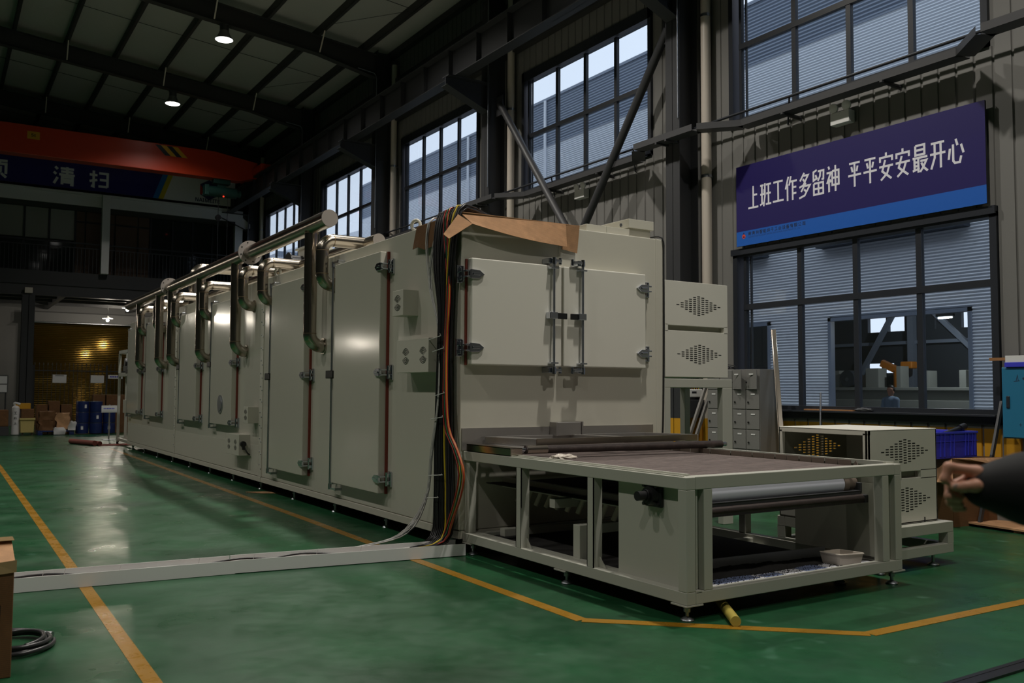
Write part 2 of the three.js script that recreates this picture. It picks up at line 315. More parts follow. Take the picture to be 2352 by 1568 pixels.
// hinge: wall plate with knuckles, arm over the door edge, pointed leaf on the door face
function hinge(parent, at, out, along, reach) {
  // out = unit vector away from the wall, along = from the wall plate towards the door's middle; reach = thickness of the door
  const R = (a, o, y) => [at[0] + along[0] * a + out[0] * o, at[1] + y, at[2] + along[2] * a + out[2] * o];
  const blk = (a0, a1, o0, o1, y0, y1, r = 0.004) => { const p = R(a0, o0, y0), q = R(a1, o1, y1); return bx(Math.min(p[0], q[0]), Math.max(p[0], q[0]), Math.min(p[1], q[1]), Math.max(p[1], q[1]), Math.min(p[2], q[2]), Math.max(p[2], q[2]), r); };
  const leafPts = [[0.0, -0.045], [0.1, -0.04], [0.155, 0], [0.1, 0.04], [0, 0.045]];
  const leaf = along[0] ? prism(leafPts.map(([a, y]) => [at[0] + along[0] * a, at[1] + y]), 'z', at[2] + out[2] * reach, at[2] + out[2] * (reach + 0.022), 0.004)
    : prism(leafPts.map(([a, y]) => [at[2] + along[2] * a, at[1] + y]), 'x', at[0] + out[0] * reach, at[0] + out[0] * (reach + 0.022), 0.004);
  const h = part(parent, 'hinge', [blk(-0.1, -0.035, 0, 0.02, -0.085, 0.085), blk(-0.075, -0.03, 0.01, 0.05, -0.06, -0.02), blk(-0.075, -0.03, 0.01, 0.05, 0.02, 0.06), cy(R(-0.05, 0.045, -0.075), R(-0.05, 0.045, 0.075), 0.014, 10), leaf], M.chrome);
  part(h, 'arm', [blk(-0.05, 0.01, 0.03, reach + 0.018, -0.036, -0.02), blk(-0.05, 0.01, 0.03, reach + 0.018, 0.02, 0.036), blk(-0.01, 0.012, reach - 0.01, reach + 0.02, -0.04, 0.04), blk(0.02, 0.1, reach + 0.02, reach + 0.03, -0.012, 0.012)], M.chrome);
}
function sideDoor(z0, z1, y0, y1, hy, handleY, view) {
  const x0 = XM - 0.11;
  const d = part(oven, 'side_door', bx(x0, XM, y0 + 0.09, y1 - 0.06, z0, z1, 0.012), M.paint);
  part(d, 'red_seal', bx(XM - 0.03, XM, y0 + 0.085, y1 - 0.06, z1, z1 + 0.018), M.seal);
  for (const y of hy) hinge(d, [XM, y, z1 + 0.035 - 0.0], [-1, 0, 0], [0, 0, -1], 0.11);
  // locking rod with claws at its ends
  const zr = z0 - 0.15, xr = XM - 0.075;
  const rod = part(d, 'latch_rod', [cy([xr, y0, zr], [xr, y1, zr], 0.014, 10), cy([xr, y0, zr], [xr, y0 + 0.07, zr], 0.022, 10), cy([xr, y1 - 0.07, zr], [xr, y1, zr], 0.022, 10)], M.zinc);
  for (const [y, s] of [[y0 + 0.015, 1], [y1 - 0.015, -1]]) part(rod, 'latch_claw', [bx(xr - 0.012, xr + 0.012, y - 0.012, y + 0.012, zr, zr + 0.2, 0.003), bx(xr - 0.02, XM, y - 0.016, y + 0.016, zr + 0.18, zr + 0.215, 0.003), bx(xr - 0.005, XM, y + s * 0.06 - 0.012, y + s * 0.06 + 0.012, zr + 0.02, zr + 0.06, 0.003)], M.chrome);
  part(d, 'handle', [bx(xr - 0.04, xr + 0.03, handleY - 0.05, handleY + 0.05, zr - 0.11, zr + 0.05, 0.008), bx(xr - 0.045, xr - 0.035, handleY - 0.04, handleY + 0.04, zr - 0.04, zr + 0.14, 0.004)], M.blackPlastic);
  if (view) part(d, 'round_port', [cy([x0 - 0.012, view[1], view[0]], [x0, view[1], view[0]], 0.16, 28), cy([x0 - 0.02, view[1], view[0]], [x0 - 0.012, view[1], view[0]], 0.12, 28)], M.zinc);
  return d;
}
const near = [2.93, 1.75, 0.575], farH = [2.95, 2.0, 1.0];
sideDoor(-10.56, -9.2, 0.32, 3.165, near, 1.745);
sideDoor(-13.05, -11.64, 0.32, 3.135, near, 1.745);
sideDoor(-16.45, -15.1, 0.86, 3.13, farH, 2.0, [-15.75, 1.3]);
sideDoor(-18.9, -17.52, 0.86, 3.1, farH, 2.0);
sideDoor(-22.35, -20.95, 0.85, 3.1, farH, 2.0);
sideDoor(-24.7, -23.25, 0.85, 3.1, farH, 2.0);
// fan and junction boxes on the side
function ventRings(parent, c, r) {   // slotted round grille on a face that looks to -x
  const g = []; for (let k = 1; k <= 5; k++) for (let s = 0; s < 2; s++) g.push(new THREE.RingGeometry(r * (k / 5.3 - 0.045), r * (k / 5.3 + 0.03), 14, 1, s * Math.PI + 0.45, Math.PI - 0.9).rotateZ(0).rotateY(-Math.PI / 2).translate(c[0] - 0.003, c[1], c[2]));
  part(parent, 'fan_grille', g, M.darkHole);
}
function sideBox(x0, y0, y1, z0, z1, fans, cut) {
  const pts = cut ? [[x0, z0 - 0], [x0, z1 - cut], [x0 + 0.06, z1], [XM, z1], [XM, z0]] : [[x0, z0], [x0, z1], [XM, z1], [XM, z0]];
  const b = part(oven, 'control_box', prism(pts, 'y', y0, y1, 0.004), M.paintFlat);
  for (const f of fans) ventRings(b, [x0, f[1], f[0]], 0.085);
  return b;
}
sideBox(4.088, 2.335, 2.605, -8.73, -8.474, [[-8.606, 2.47]]);
sideBox(4.1, 1.733, 2.075, -8.64, -7.913, [[-8.42, 1.903], [-8.03, 1.905]]);
sideBox(4.1, 1.03, 1.283, -14.16, -13.937, [[-14.06, 1.16]]);
{ const b = sideBox(4.09, 0.505, 0.836, -15.09, -14.355, [[-14.92, 0.67], [-14.55, 0.67]]);
  part(b, 'switch_knob', [cy([4.15, 0.69, -14.355], [4.15, 0.69, -14.3], 0.045, 16), bx(4.13, 4.17, 0.6, 0.7, -14.32, -14.29, 0.005), tb([[4.16, 0.66, -14.33], [4.2, 0.56, -14.27], [4.24, 0.52, -14.26]], 0.012, 12, 6)], M.blackPlastic); }
// exhaust pipework: long header, drops into the side, swan necks from the header on the roof
const HX = 4.07, HY = 3.685;
{
  const hd = part(oven, 'exhaust_header', cy([HX, HY, -10.55], [HX, HY - 0.05, -24.2], 0.108, 28), M.steel);
  part(hd, 'end_cap', cy([HX, HY, -10.55], [HX, HY, -10.545], 0.107, 28), M.cap);
  for (const z of [-13.9, -19.55]) {
    const fl = part(hd, 'pipe_flange', [cy([HX, HY - 0.005, z - 0.015], [HX, HY - 0.005, z + 0.015], 0.185, 32)], M.cap);
    const bolts = []; for (let a = 0; a < 8; a++) bolts.push(cy([HX + 0.15 * Math.cos(a * 0.785 + 0.3), HY + 0.15 * Math.sin(a * 0.785 + 0.3), z + 0.014], [HX + 0.15 * Math.cos(a * 0.785 + 0.3), HY + 0.15 * Math.sin(a * 0.785 + 0.3), z + 0.018], 0.012, 8)); part(fl, 'bolt_hole', bolts, M.darkHole);
  }
  for (const [z, y] of [[-11.19, 2.12], [-14.63, 2.165], [-16.93, 2.115], [-19.33, 2.095], [-20.52, 2.07], [-22.75, 2.065]]) {
    const R = 0.16, r = 0.085;
    const p = part(oven, 'drop_pipe', cy([HX, y + R, z], [HX, HY - 0.06, z], r, 24), M.steel);
    part(p, 'elbow', [bend([HX, y, z], [0, -1, 0], [1, 0, 0], R, r, 24, 12), cy([HX + R, y, z], [XM, y, z], r, 24)], M.steel);
    part(p, 'weld_seam', [cy([HX, y + R - 0.004, z], [HX, y + R + 0.004, z], r + 0.002, 24), cy([HX, HY - 0.1, z], [HX, HY - 0.092, z], r + 0.006, 24)], M.weld);
    part(p, 'wall_collar', cy([XM - 0.018, y, z], [XM, y, z], r + 0.022, 24), M.steel);
  }
  const SX = 4.68, SY = 3.45;
  const roof = part(oven, 'roof_header', cy([SX, SY, -10.42], [SX, SY, -24.2], 0.085, 24), M.steel);
  part(roof, 'end_cap', cy([SX, SY, -10.42], [SX, SY, -10.415], 0.084, 24), M.cap);
  for (const z of [-10.79, -13.23, -14.25, -16.72, -19.03, -20.83, -22.6]) {
    const R = 0.14, r = 0.08, x = 4.072, yl = 2.875;
    const p = part(oven, 'swan_neck', [cy([x, yl + R, z], [x, SY - R, z], r, 24), cy([x + R, SY, z], [SX, SY, z], r, 24)], M.steel);
    part(p, 'elbow', bend([x, SY, z], [0, 1, 0], [1, 0, 0], R, r, 24, 6), M.steel);
    part(p, 'elbow', [bend([x, yl, z], [0, -1, 0], [1, 0, 0], R, r, 24, 12), cy([x + R, yl, z], [XM, yl, z], r, 24)], M.steel);
    part(p, 'weld_seam', [cy([x, SY - R - 0.004, z], [x, SY - R + 0.004, z], r + 0.003, 24), cy([x, yl + R - 0.004, z], [x, yl + R + 0.004, z], r + 0.003, 24), cy([x + R - 0.004, SY, z], [x + R + 0.004, SY, z], r + 0.003, 24)], M.weld);
    part(p, 'wall_collar', cy([XM - 0.016, yl, z], [XM, yl, z], r + 0.02, 24), M.steel);
  }
  // vent bend standing on the rear roof, fan motors and lifting eyes on top
  const vz = -20; part(oven, 'vent_bend', [cy([4.65, YT, vz], [4.65, 3.98, vz], 0.1, 24), bend([4.65, 4.18, vz], [0, 1, 0], [1, 0, 0], 0.2, 0.1, 24, 10), cy([4.85, 4.18, vz], [6.1, 4.18, vz], 0.1, 24)], M.steel);
  const fm = part(oven, 'fan_motor', [bx(5.22, 5.6, YT, 3.95, -15.0, -14.5, 0.01), bx(5.18, 5.64, 3.95, 3.98, -15.04, -14.46)], M.cabinetPaint, false, 'grey fan motor housing on the roof');
  part(fm, 'motor_drum', [cy([4.98, 3.68, -14.75], [5.2, 3.68, -14.75], 0.15, 24), cy([4.96, 3.68, -14.75], [4.98, 3.68, -14.75], 0.19, 24)], M.blackIron);
  for (const [z, y] of [[-8.66, 3.31], [-13.3, 3.31]]) part(oven, 'lifting_eye', [new THREE.TorusGeometry(0.055, 0.018, 12, 28).rotateY(Math.PI / 2 + 0.5).translate(4.32, y + 0.02, z), cy([4.32, 3.25, z], [4.32, 3.28, z], 0.04, 16)], M.paintFlat);
  // stainless pipe collar on the near roof corner of the second bay
  part(oven, 'roof_duct', [bx(5.9, 6.5, YT, 3.6, -22.5, -21.6, 0.01)], M.cabinetPaint);
}
// front face: two hatch doors, hardware, stainless strip
{
  const zf = ZM + 0.1;
  function frontDoor(x0, x1, left) {
    const d = part(oven, 'front_door', bx(x0, x1, 1.8, 2.835, ZM, zf, 0.014), M.cabinetPaint);
    const hx = left ? x0 - 0.02 : x1 + 0.02, s = left ? 1 : -1;
    for (const y of [2.675, 1.965]) hinge(d, [hx, y, ZM], [0, 0, 1], [s, 0, 0], 0.1);
    part(d, 'red_seal', bx(left ? x0 - 0.02 : x1, left ? x0 : x1 + 0.02, 1.8, 2.83, ZM, ZM + 0.02), M.seal);
    const rx = left ? 5.265 : 5.63, zr = zf + 0.045;
    const rod = part(d, 'latch_rod', [cy([rx, 1.73, zr], [rx, 2.9, zr], 0.014, 10)], M.zinc);
    for (const y of [1.76, 2.875]) { const t = y > 2 ? -1 : 1, c = left ? 0.09 : -0.12;
      part(rod, 'latch_claw', [cy([rx, y - 0.035, zr], [rx, y + 0.035, zr], 0.022, 12), bx(rx - 0.05, rx + 0.05, y - 0.025, y + 0.03, ZM, zr - 0.02, 0.006), bx(Math.min(rx, rx + c), Math.max(rx, rx + c), y - 0.012, y + 0.016, zr - 0.04, zr + 0.015, 0.004), cy([rx + c, y - 0.03, zr - 0.02], [rx + c, y + 0.035, zr - 0.02], 0.016, 10), bx(rx - 0.045, rx + 0.045, y + t * 0.075 - 0.008, y + t * 0.075 + 0.008, zf, zr + 0.02, 0.003)], M.chrome); }
    part(rod, 'handle', [bx(left ? rx + 0.01 : rx - 0.155, left ? rx + 0.16 : rx - 0.01, 2.285, 2.345, zr - 0.01, zr + 0.012, 0.004)], M.blackPlastic);
    part(rod, 'handle_block', bx(rx - 0.07, rx + 0.03, 2.282, 2.35, zf, zr + 0.03, 0.006), M.chrome);
  }
  frontDoor(4.325, 5.395, true); frontDoor(5.42, 6.53, false);
  part(oven, 'stainless_strip', bx(XM + 0.015, 6.705, 0.98, 1.19, ZM, ZM + 0.012), M.brushed);
  part(oven, 'front_post', [bx(6.76, 6.775, 0.95, YT, ZM - 0.005, ZM + 0.004), bx(5.42, 5.424, 2.84, YT, ZM, ZM + 0.004)], M.paintFlat);
  part(oven, 'inlet_bracket', [bx(5.33, 5.63, 1.1, 1.235, ZM + 0.01, ZM + 0.12, 0.006), bx(5.31, 5.325, 1.1, 1.235, ZM + 0.01, ZM + 0.13), bx(5.635, 5.65, 1.1, 1.24, ZM + 0.01, ZM + 0.13)], M.brushed);
}
// ================================================================ lamps
mat('lampGlow', lin(1, 1, 1), { emissive: lin(1, 0.97, 0.92), emissiveIntensity: 6 });
mat('lampMetal', lin(0.25, 0.25, 0.25), { roughness: 0.4, metalness: 0.8 });
mat('bulbGlow', lin(1, 1, 1), { emissive: lin(1, 0.93, 0.8), emissiveIntensity: 60 });
function highBay(p, label, group, share = 1) {
  const t = thing('high_bay_lamp', label, 'lamp', p, group), [x, y, z] = p;
  const top = roofY(x) - 0.24 - 0.5;
  part(t, 'reflector', lathe([[0.235, 0.0], [0.225, 0.03], [0.16, 0.12], [0.125, 0.2], [0.12, 0.24], [0.115, 0.24], [0.118, 0.2], [0.15, 0.12], [0.215, 0.03], [0.225, 0.004], [0.235, 0.0]], 32).translate(x, y, z), M.lampMetal);
  part(t, 'driver', [cy([x, y + 0.24, z], [x, y + 0.38, z], 0.115, 24), cy([x, y + 0.38, z], [x, y + 0.42, z], 0.13, 24), cy([x, y + 0.42, z], [x, y + 0.46, z], 0.04, 12)], M.trayGrey);
  part(t, 'lamp_lens', lathe([[0.0001, -0.03], [0.12, -0.025], [0.2, -0.008], [0.222, 0.004], [0.0001, 0.006]], 32).translate(x, y, z), M.lampGlow);
  part(t, 'hanger', [cy([x, y + 0.46, z], [x, top, z], 0.006, 6), new THREE.TorusGeometry(0.03, 0.006, 6, 14).translate(x, y + 0.49, z)], M.zinc);
  const L = new THREE.SpotLight(new THREE.Color().setRGB(1, 0.95, 0.87), HIGH_BAY * share, 0, 1.22, 0.55, 2);
  L.position.set(0, -0.06, 0); L.castShadow = true; L.shadow.radius = 9; const tg = new THREE.Object3D(); tg.position.set(0, -5, 0); t.add(tg); L.target = tg; t.add(L);
  return t;
}
highBay([6.16, 10.8, -23.8], 'lit high bay lamp hanging from the second rafter, the larger and higher lamp', undefined, 0.5);
highBay([6.19, 10.77, -30.05], 'lit high bay lamp hanging from the far rafter above the orange crane', undefined, 0.3);
for (const z of [-17.55, -11.3, -5.05, 1.2]) highBay([6.17, 10.8, z], 'high bay lamp over the drying machine, hanging nearer than the frame shows', 'roof lamps nearer than the frame', z > 0 ? 0.75 : 1.08);
for (const z of [-23.8, -17.55, -11.3, -5.05, 1.2]) highBay([-3.2, 10.9, z], 'high bay lamp over the open aisle left of the frame', 'roof lamps left of the frame', 0.5);
function bareBulb(p, label) {
  const t = thing('shaded_bulb', label, 'lamp', p), [x, y, z] = p;
  part(t, 'shade', lathe([[0.2, 0.06], [0.19, 0.07], [0.05, 0.12], [0.03, 0.16], [0.026, 0.16], [0.045, 0.115], [0.2, 0.06]], 24).translate(x, y, z), M.white);
  part(t, 'bulb', lathe([[0.0001, -0.07], [0.04, -0.055], [0.055, -0.02], [0.05, 0.02], [0.03, 0.06], [0.025, 0.09], [0.0001, 0.09]], 20).translate(x, y, z), M.bulbGlow);
  part(t, 'flex', cy([x, y + 0.16, z], [x, 5.3, z], 0.008, 6), M.blackPlastic);
  const L = new THREE.PointLight(new THREE.Color().setRGB(1, 0.9, 0.74), BULB, 0, 2); L.position.set(0, 0, 0); L.castShadow = true; t.add(L);
}
bareBulb([5.84, 4.34, -39.5], 'glaring shaded bulb in front of the amber shutter, the lower left one');
bareBulb([6.58, 4.8, -39.5], 'glaring shaded bulb beside the far end of the pipes, the upper right one');
bareBulb([-2.1, 4.62, -39.5], 'shaded bulb under the gallery left of the frame, the nearest to the shutter');
bareBulb([-4.3, 4.7, -39.5], 'shaded bulb under the gallery left of the frame, the middle one');
bareBulb([-8.6, 3.75, -39.5], 'shaded bulb under the gallery left of the frame, the farthest and lowest');
// ================================================================ conveyor frame in front of the machine
const XT = 4.3, XE = 6.685, ZT = -4.509, ZK = -7.555;
const table = thing('conveyor_frame', 'ivory steel conveyor frame with dusty belt standing before the machine', 'conveyor', [5.49, 0, -6.03]);
{
  const F = M.framePaint, r = 0.006;
  // near side, front, far side and rear, each welded from box section
  const rail = (...b) => bx(...b, r);
  part(table, 'top_rail', [rail(XT, XT + 0.085, 0.885, 0.972, ZK, ZT), bx(XT + 0.085, XT + 0.11, 0.955, 0.985, ZK + 0.75, ZT - 0.08), bx(XT + 0.012, XT + 0.03, 0.972, 0.98, ZK + 0.75, ZT - 0.05)], F);
  part(table, 'top_rail', rail(XT + 0.085, XE - 0.085, 0.885, 0.974, ZT - 0.085, ZT), F);
  part(table, 'top_rail', [rail(XE - 0.085, XE, 0.885, 0.972, ZK, ZT), bx(XE - 0.115, XE - 0.085, 0.955, 0.99, ZK + 0.75, ZT - 0.08), bx(XE - 0.03, XE - 0.012, 0.972, 0.985, ZK + 0.75, ZT - 0.05)], F);
  part(table, 'bottom_rail', [rail(XT, XT + 0.085, 0.115, 0.2, ZK, ZT), bx(XT + 0.085, XT + 0.14, 0.19, 0.205, ZK, ZT)], F);
  part(table, 'bottom_rail', rail(XT + 0.085, XE - 0.085, 0.115, 0.2, ZT - 0.085, ZT), F);
  part(table, 'bottom_rail', rail(XE - 0.085, XE, 0.115, 0.2, ZK, ZT), F);
  part(table, 'cross_rail', [rail(XT + 0.08, XE - 0.08, 0.115, 0.19, ZK, ZK + 0.08), rail(XT + 0.08, XE - 0.08, 0.115, 0.17, -6.1, -6.02)], F);
  // posts: near side ones are open channels, so their inner flange shows
  for (const z of [-6.622, -5.609]) {
    const p = part(table, 'post', [bx(XT, XT + 0.008, 0.2, 0.885, z, z + 0.082), bx(XT, XT + 0.085, 0.2, 0.885, z, z + 0.008), bx(XT, XT + 0.085, 0.2, 0.885, z + 0.074, z + 0.082)], F);
    part(p, 'gusset', prism([[z + 0.082, 0.2], [z + 0.16, 0.2], [z + 0.082, 0.28]], 'x', XT + 0.06, XT + 0.068), F);
    part(p, 'gusset', prism([[z, 0.885], [z - 0.07, 0.885], [z, 0.815]], 'x', XT + 0.06, XT + 0.068), F);
  }
  for (const z of [-7.0, -6.2, -5.35]) part(table, 'post', rail(XE - 0.085, XE, 0.2, 0.885, z, z + 0.08), F);
  part(table, 'post', [rail(XT + 0.02, XT + 0.1, 0.2, 0.885, ZK, ZK + 0.085)], F);
  part(table, 'post', [rail(XE - 0.085, XE, 0.2, 0.885, ZK, ZK + 0.08)], F);
  // corner posts with the tall slots seen on the front
  for (const [x0, x1, x2, x3, o] of [[XT, 4.385, 4.462, 4.545, 1], [XE, 6.601, 6.521, 6.437, -1]]) {
    const s = (a, b) => [Math.min(a, b), Math.max(a, b)];
    part(table, 'corner_post', [bx(...s(x0, x1), 0.2, 0.885, ZT - 0.085, ZT, r), bx(...s(x2, x3), 0.2, 0.885, ZT - 0.085, ZT, r), bx(...s(x1 - 0.02 * o, x2 + 0.02 * o), 0.2, 0.885, ZT - 0.085, ZT - 0.06)], F);
  }
  // bearing bay: recessed plate with the drive shaft's flange bearing
  part(table, 'side_plate', bx(XT + 0.075, XT + 0.083, 0.2, 0.885, -5.315, ZT - 0.08), F);
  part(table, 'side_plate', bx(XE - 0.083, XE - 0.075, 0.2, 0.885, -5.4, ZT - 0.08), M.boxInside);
  part(table, 'slot_bar', bx(XT + 0.115, XT + 0.13, 0.21, 0.88, ZT - 0.05, ZT - 0.03), F);  // upright bar inside the left slot, in the plain frame paint
  {
    const b = part(table, 'flange_bearing', [bx(XT + 0.04, XT + 0.075, 0.73, 0.905, -4.985, -4.81, 0.012)], M.blackIron);
    part(b, 'bearing_hub', [cy([XT + 0.04, 0.815, -4.9], [XT - 0.005, 0.815, -4.9], 0.075, 28, 0.062), cy([XT - 0.005, 0.815, -4.9], [XT - 0.03, 0.815, -4.9], 0.045, 24), cy([XT - 0.03, 0.815, -4.9], [XT - 0.1, 0.815, -4.9], 0.034, 24)], M.blackIron);
    const bolt = []; for (const [y, z] of [[0.752, -4.962], [0.752, -4.833], [0.882, -4.962], [0.882, -4.833]]) bolt.push(cy([XT + 0.04, y, z], [XT + 0.01, y, z], 0.014, 6));
    part(b, 'bolts', bolt, M.blackIron);
  }
  // belt with its chain guards along both edges
  part(table, 'belt', [bx(XT + 0.17, XE - 0.17, 0.926, 0.938, ZK + 0.05, ZT - 0.32)], M.belt);
  { const g = []; for (let z = ZT - 0.4; z > ZK + 0.1; z -= 0.055) g.push(bx(XT + 0.18, XE - 0.18, 0.937, 0.9395, z, z + 0.045)); part(table, 'belt_slats', g, M.belt).userData.kind = 'stuff'; }
  const gl = metreUV(clean(bx(-0.004, 0.004, -0.035, 0.035, -0.064, 0.064, 0.002))), gs = metreUV(clean(bx(-0.004, 0.004, -0.016, 0.016, -0.064, 0.064, 0.002)));
  for (let k = 0; k < 21; k++) { const z = ZT - 0.42 - 0.137 * k; piece(table, 'chain_guard', gl, M.guardBrown, XE - 0.16 + (k % 2) * 0.004, 0.95, z); if (k < 18) piece(table, 'chain_guard', gs, M.guardBrown, XT + 0.16 + (k % 2) * 0.004, 0.952, z); }
  part(table, 'guard_end', [prism([[ZT - 0.34, 0.935], [ZT - 0.28, 0.935], [ZT - 0.31, 0.975]], 'x', XT + 0.155, XT + 0.163), prism([[ZT - 0.34, 0.935], [ZT - 0.28, 0.935], [ZT - 0.31, 0.985]], 'x', XE - 0.163, XE - 0.155)], M.guardBrown);
  // return rollers under the belt, support bar, inner rail with pegs
  part(table, 'front_roller', [cy([XT + 0.22, 0.79, -4.9], [XE - 0.24, 0.79, -4.9], 0.078, 28)], M.rollPlastic);
  part(table, 'roller_end', [cy([XE - 0.24, 0.79, -4.9], [XE - 0.1, 0.79, -4.9], 0.06, 20), cy([XE - 0.3, 0.79, -4.9], [XE - 0.24, 0.79, -4.9], 0.085, 20), cy([XT + 0.08, 0.79, -4.9], [XT + 0.22, 0.79, -4.9], 0.05, 20)], M.guardBrown);
  part(table, 'return_belt', bx(XT + 0.2, XE - 0.2, 0.665, 0.672, ZK + 0.1, -5.0), M.soot);
  part(table, 'scraper_bar', [bx(XT + 0.1, XE - 0.15, 0.735, 0.738, -4.86, -4.78), bx(XT + 0.1, XE - 0.15, 0.7, 0.735, -4.79, -4.785)], M.darkSteel);
  part(table, 'lower_roller', [cy([XT + 0.12, 0.672, -4.78], [XE - 0.13, 0.672, -4.78], 0.036, 24)], M.dustyRoll);
  part(table, 'roller_mount', [bx(XE - 0.15, XE - 0.06, 0.64, 0.705, -4.82, -4.74, 0.006), bx(XE - 0.13, XE - 0.1, 0.72, 0.8, -4.86, -4.8, 0.006)], M.darkSteel);
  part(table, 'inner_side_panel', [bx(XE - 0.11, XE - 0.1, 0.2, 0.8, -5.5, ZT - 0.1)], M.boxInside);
  part(table, 'inner_rail', bx(4.68, 4.74, 0.62, 0.715, ZK + 0.1, -5.2, 0.004), F);
  const peg = metreUV(clean(cy([0.02, 0.03, 0.02], [-0.02, -0.1, -0.02], 0.022, 10))); for (let k = 0; k < 13; k++) piece(table, 'peg', peg, M.pipeWhite, 4.72, 0.6, -7.2 + k * 0.16);
  part(table, 'mid_stand', [bx(4.42, 4.5, 0.165, 0.47, -5.95, -5.86, 0.006), bx(4.5, 5.2, 0.39, 0.47, -5.94, -5.87, 0.006)], F);
  part(table, 'lower_crossbar', [bx(4.5, 6.5, 0.55, 0.63, -6.4, -6.32, 0.005), bx(4.5, 6.5, 0.2, 0.27, -7.2, -7.12, 0.005)], F);
  part(table, 'floor_pan', bx(XT + 0.09, XE - 0.09, 0.15, 0.163, -5.3, ZT - 0.09), M.dustyRoll);
  part(table, 'dark_tray', bx(XT + 0.12, XE - 0.3, 0.165, 0.172, ZK + 0.15, -5.2), M.soot);
  // levelling feet
  for (const [x, z] of [[XT + 0.06, ZT - 0.06], [XE - 0.06, ZT - 0.06], [XT + 0.06, -5.95], [XT + 0.06, ZK + 0.1], [XE - 0.06, ZK + 0.1], [XE - 0.06, -5.95], [XE - 0.4, ZT - 0.3]]) {
    const f = part(table, 'levelling_foot', [cy([x, 0.02, z], [x, 0.115, z], 0.013, 12), cy([x, 0.06, z], [x, 0.085, z], 0.026, 6), lathe([[0.0001, 0], [0.05, 0], [0.045, 0.012], [0.016, 0.03], [0.0001, 0.03]], 20).translate(x, 0, z)], M.zinc);
    part(f, 'foot_plate', bx(x - 0.07, x + 0.09, 0.103, 0.115, z - 0.09, z + 0.065, 0.003), F);
  }
}
// white lining tray, spilt black powder and a tub inside the frame
{
  const t = thing('lining_tray', 'white film-covered tray strip with black powder heaped against it', 'tray', [5.6, 0.163, -5.05]);
  part(t, 'tray_lip', [prism([[4.42, -5.2], [6.42, -5.07], [6.42, -5.058], [4.42, -5.188]], 'y', 0.166, 0.245)], M.panWhite);
  part(t, 'tray_floor', [bx(4.42, 6.54, 0.163, 0.166, -5.1, -4.63)], M.panWhite);
  part(t, 'blue_film', [bx(4.8, 5.25, 0.166, 0.1675, -4.9, -4.72), bx(5.75, 6.0, 0.166, 0.1675, -4.86, -4.7), bx(5.3, 5.5, 0.166, 0.1675, -4.8, -4.66)], M.blueFilm);
  const p = thing('powder_heap', 'long heap of spilt black powder lying along the white tray strip', 'powder', [5.6, 0.166, -4.98]); p.userData.kind = 'stuff';
  const pos = [], idx = [], nx = 90, nz = 14;
  for (let i = 0; i <= nx; i++) for (let j = 0; j <= nz; j++) {
    const u = i / nx, v = j / nz, x = 4.42 + 2.1 * u, z = -5.1 + 0.3 * v;
    const ridge = Math.max(0, Math.sin(Math.PI * Math.min(1, v * 1.15)) * (0.6 + 0.5 * noise.noise(u * 9, v * 2, 3.3)) * Math.exp(-((u - 0.42) ** 2) / 0.09));
    pos.push(x, 0.1655 + 0.075 * ridge + 0.01 * noise.noise(u * 60, v * 14, 1.1) * (ridge > 0.04 ? 1 : 0.2), z + 0.02 * noise.noise(u * 14, 4.4, v));
  }
  for (let i = 0; i < nx; i++) for (let j = 0; j < nz; j++) { const a = i * (nz + 1) + j, b = a + nz + 1; idx.push(a, a + 1, b, b, a + 1, b + 1); }
  const g = new THREE.BufferGeometry(); g.setAttribute('position', new THREE.Float32BufferAttribute(pos, 3)); g.setIndex(idx); g.computeVertexNormals();
  part(p, 'powder', g, M.soot);
  const cr = []; for (let k = 0; k < 900; k++) { const u = rnd(), x = 4.45 + 2.05 * u, z = -4.86 + 0.22 * Math.pow(rnd(), 1.6) , s = rr(0.0025, 0.008); cr.push(new THREE.TetrahedronGeometry(s).rotateY(rr(0, 6)).translate(x, 0.168, z)); }
  part(p, 'crumbs', cr, M.soot).userData.kind = 'stuff';
  const tub = thing('plastic_tub', 'small white rectangular plastic tub standing on the powdery tray', 'tub', [6.24, 0.167, -4.78]);
  const A = [[6.16, -4.71], [6.35, -4.66], [6.33, -4.84], [6.15, -4.87]], ins = 0.018, cxx = 6.25, czz = -4.77, wall = [];
  for (let i = 0; i < 4; i++) { const [ax, az] = A[i], [bx2, bz2] = A[(i + 1) % 4], s = 1.16; const q = [[ax, 0.168, az], [bx2, 0.168, bz2], [cxx + (bx2 - cxx) * s, 0.255, czz + (bz2 - czz) * s], [cxx + (ax - cxx) * s, 0.255, czz + (az - czz) * s]]; const gg = new THREE.BufferGeometry(); const n = V(...q[1]).sub(V(...q[0])).cross(V(...q[3]).sub(V(...q[0]))).normalize().multiplyScalar(0.003); const P = q.map((k) => V(...k)), Q = P.map((k) => k.clone().sub(n)); const f = [[P[0], P[1], P[2]], [P[0], P[2], P[3]], [Q[0], Q[2], Q[1]], [Q[0], Q[3], Q[2]], [P[3], P[2], Q[2]], [P[3], Q[2], Q[3]]].flat(); gg.setAttribute('position', new THREE.Float32BufferAttribute(f.flatMap((k) => [k.x, k.y, k.z]), 3)); gg.computeVertexNormals(); wall.push(gg); }
  part(tub, 'tub_wall', wall, M.pipeWhite); part(tub, 'tub_floor', prism(A, 'y', 0.167, 0.171), M.pipeWhite);
  const rim = A.map(([x, z]) => [cxx + (x - cxx) * 1.19, 0.255, czz + (z - czz) * 1.19]); part(tub, 'tub_rim', tb(rim, 0.006, 60, 6, true, 0.1), M.pipeWhite);
}
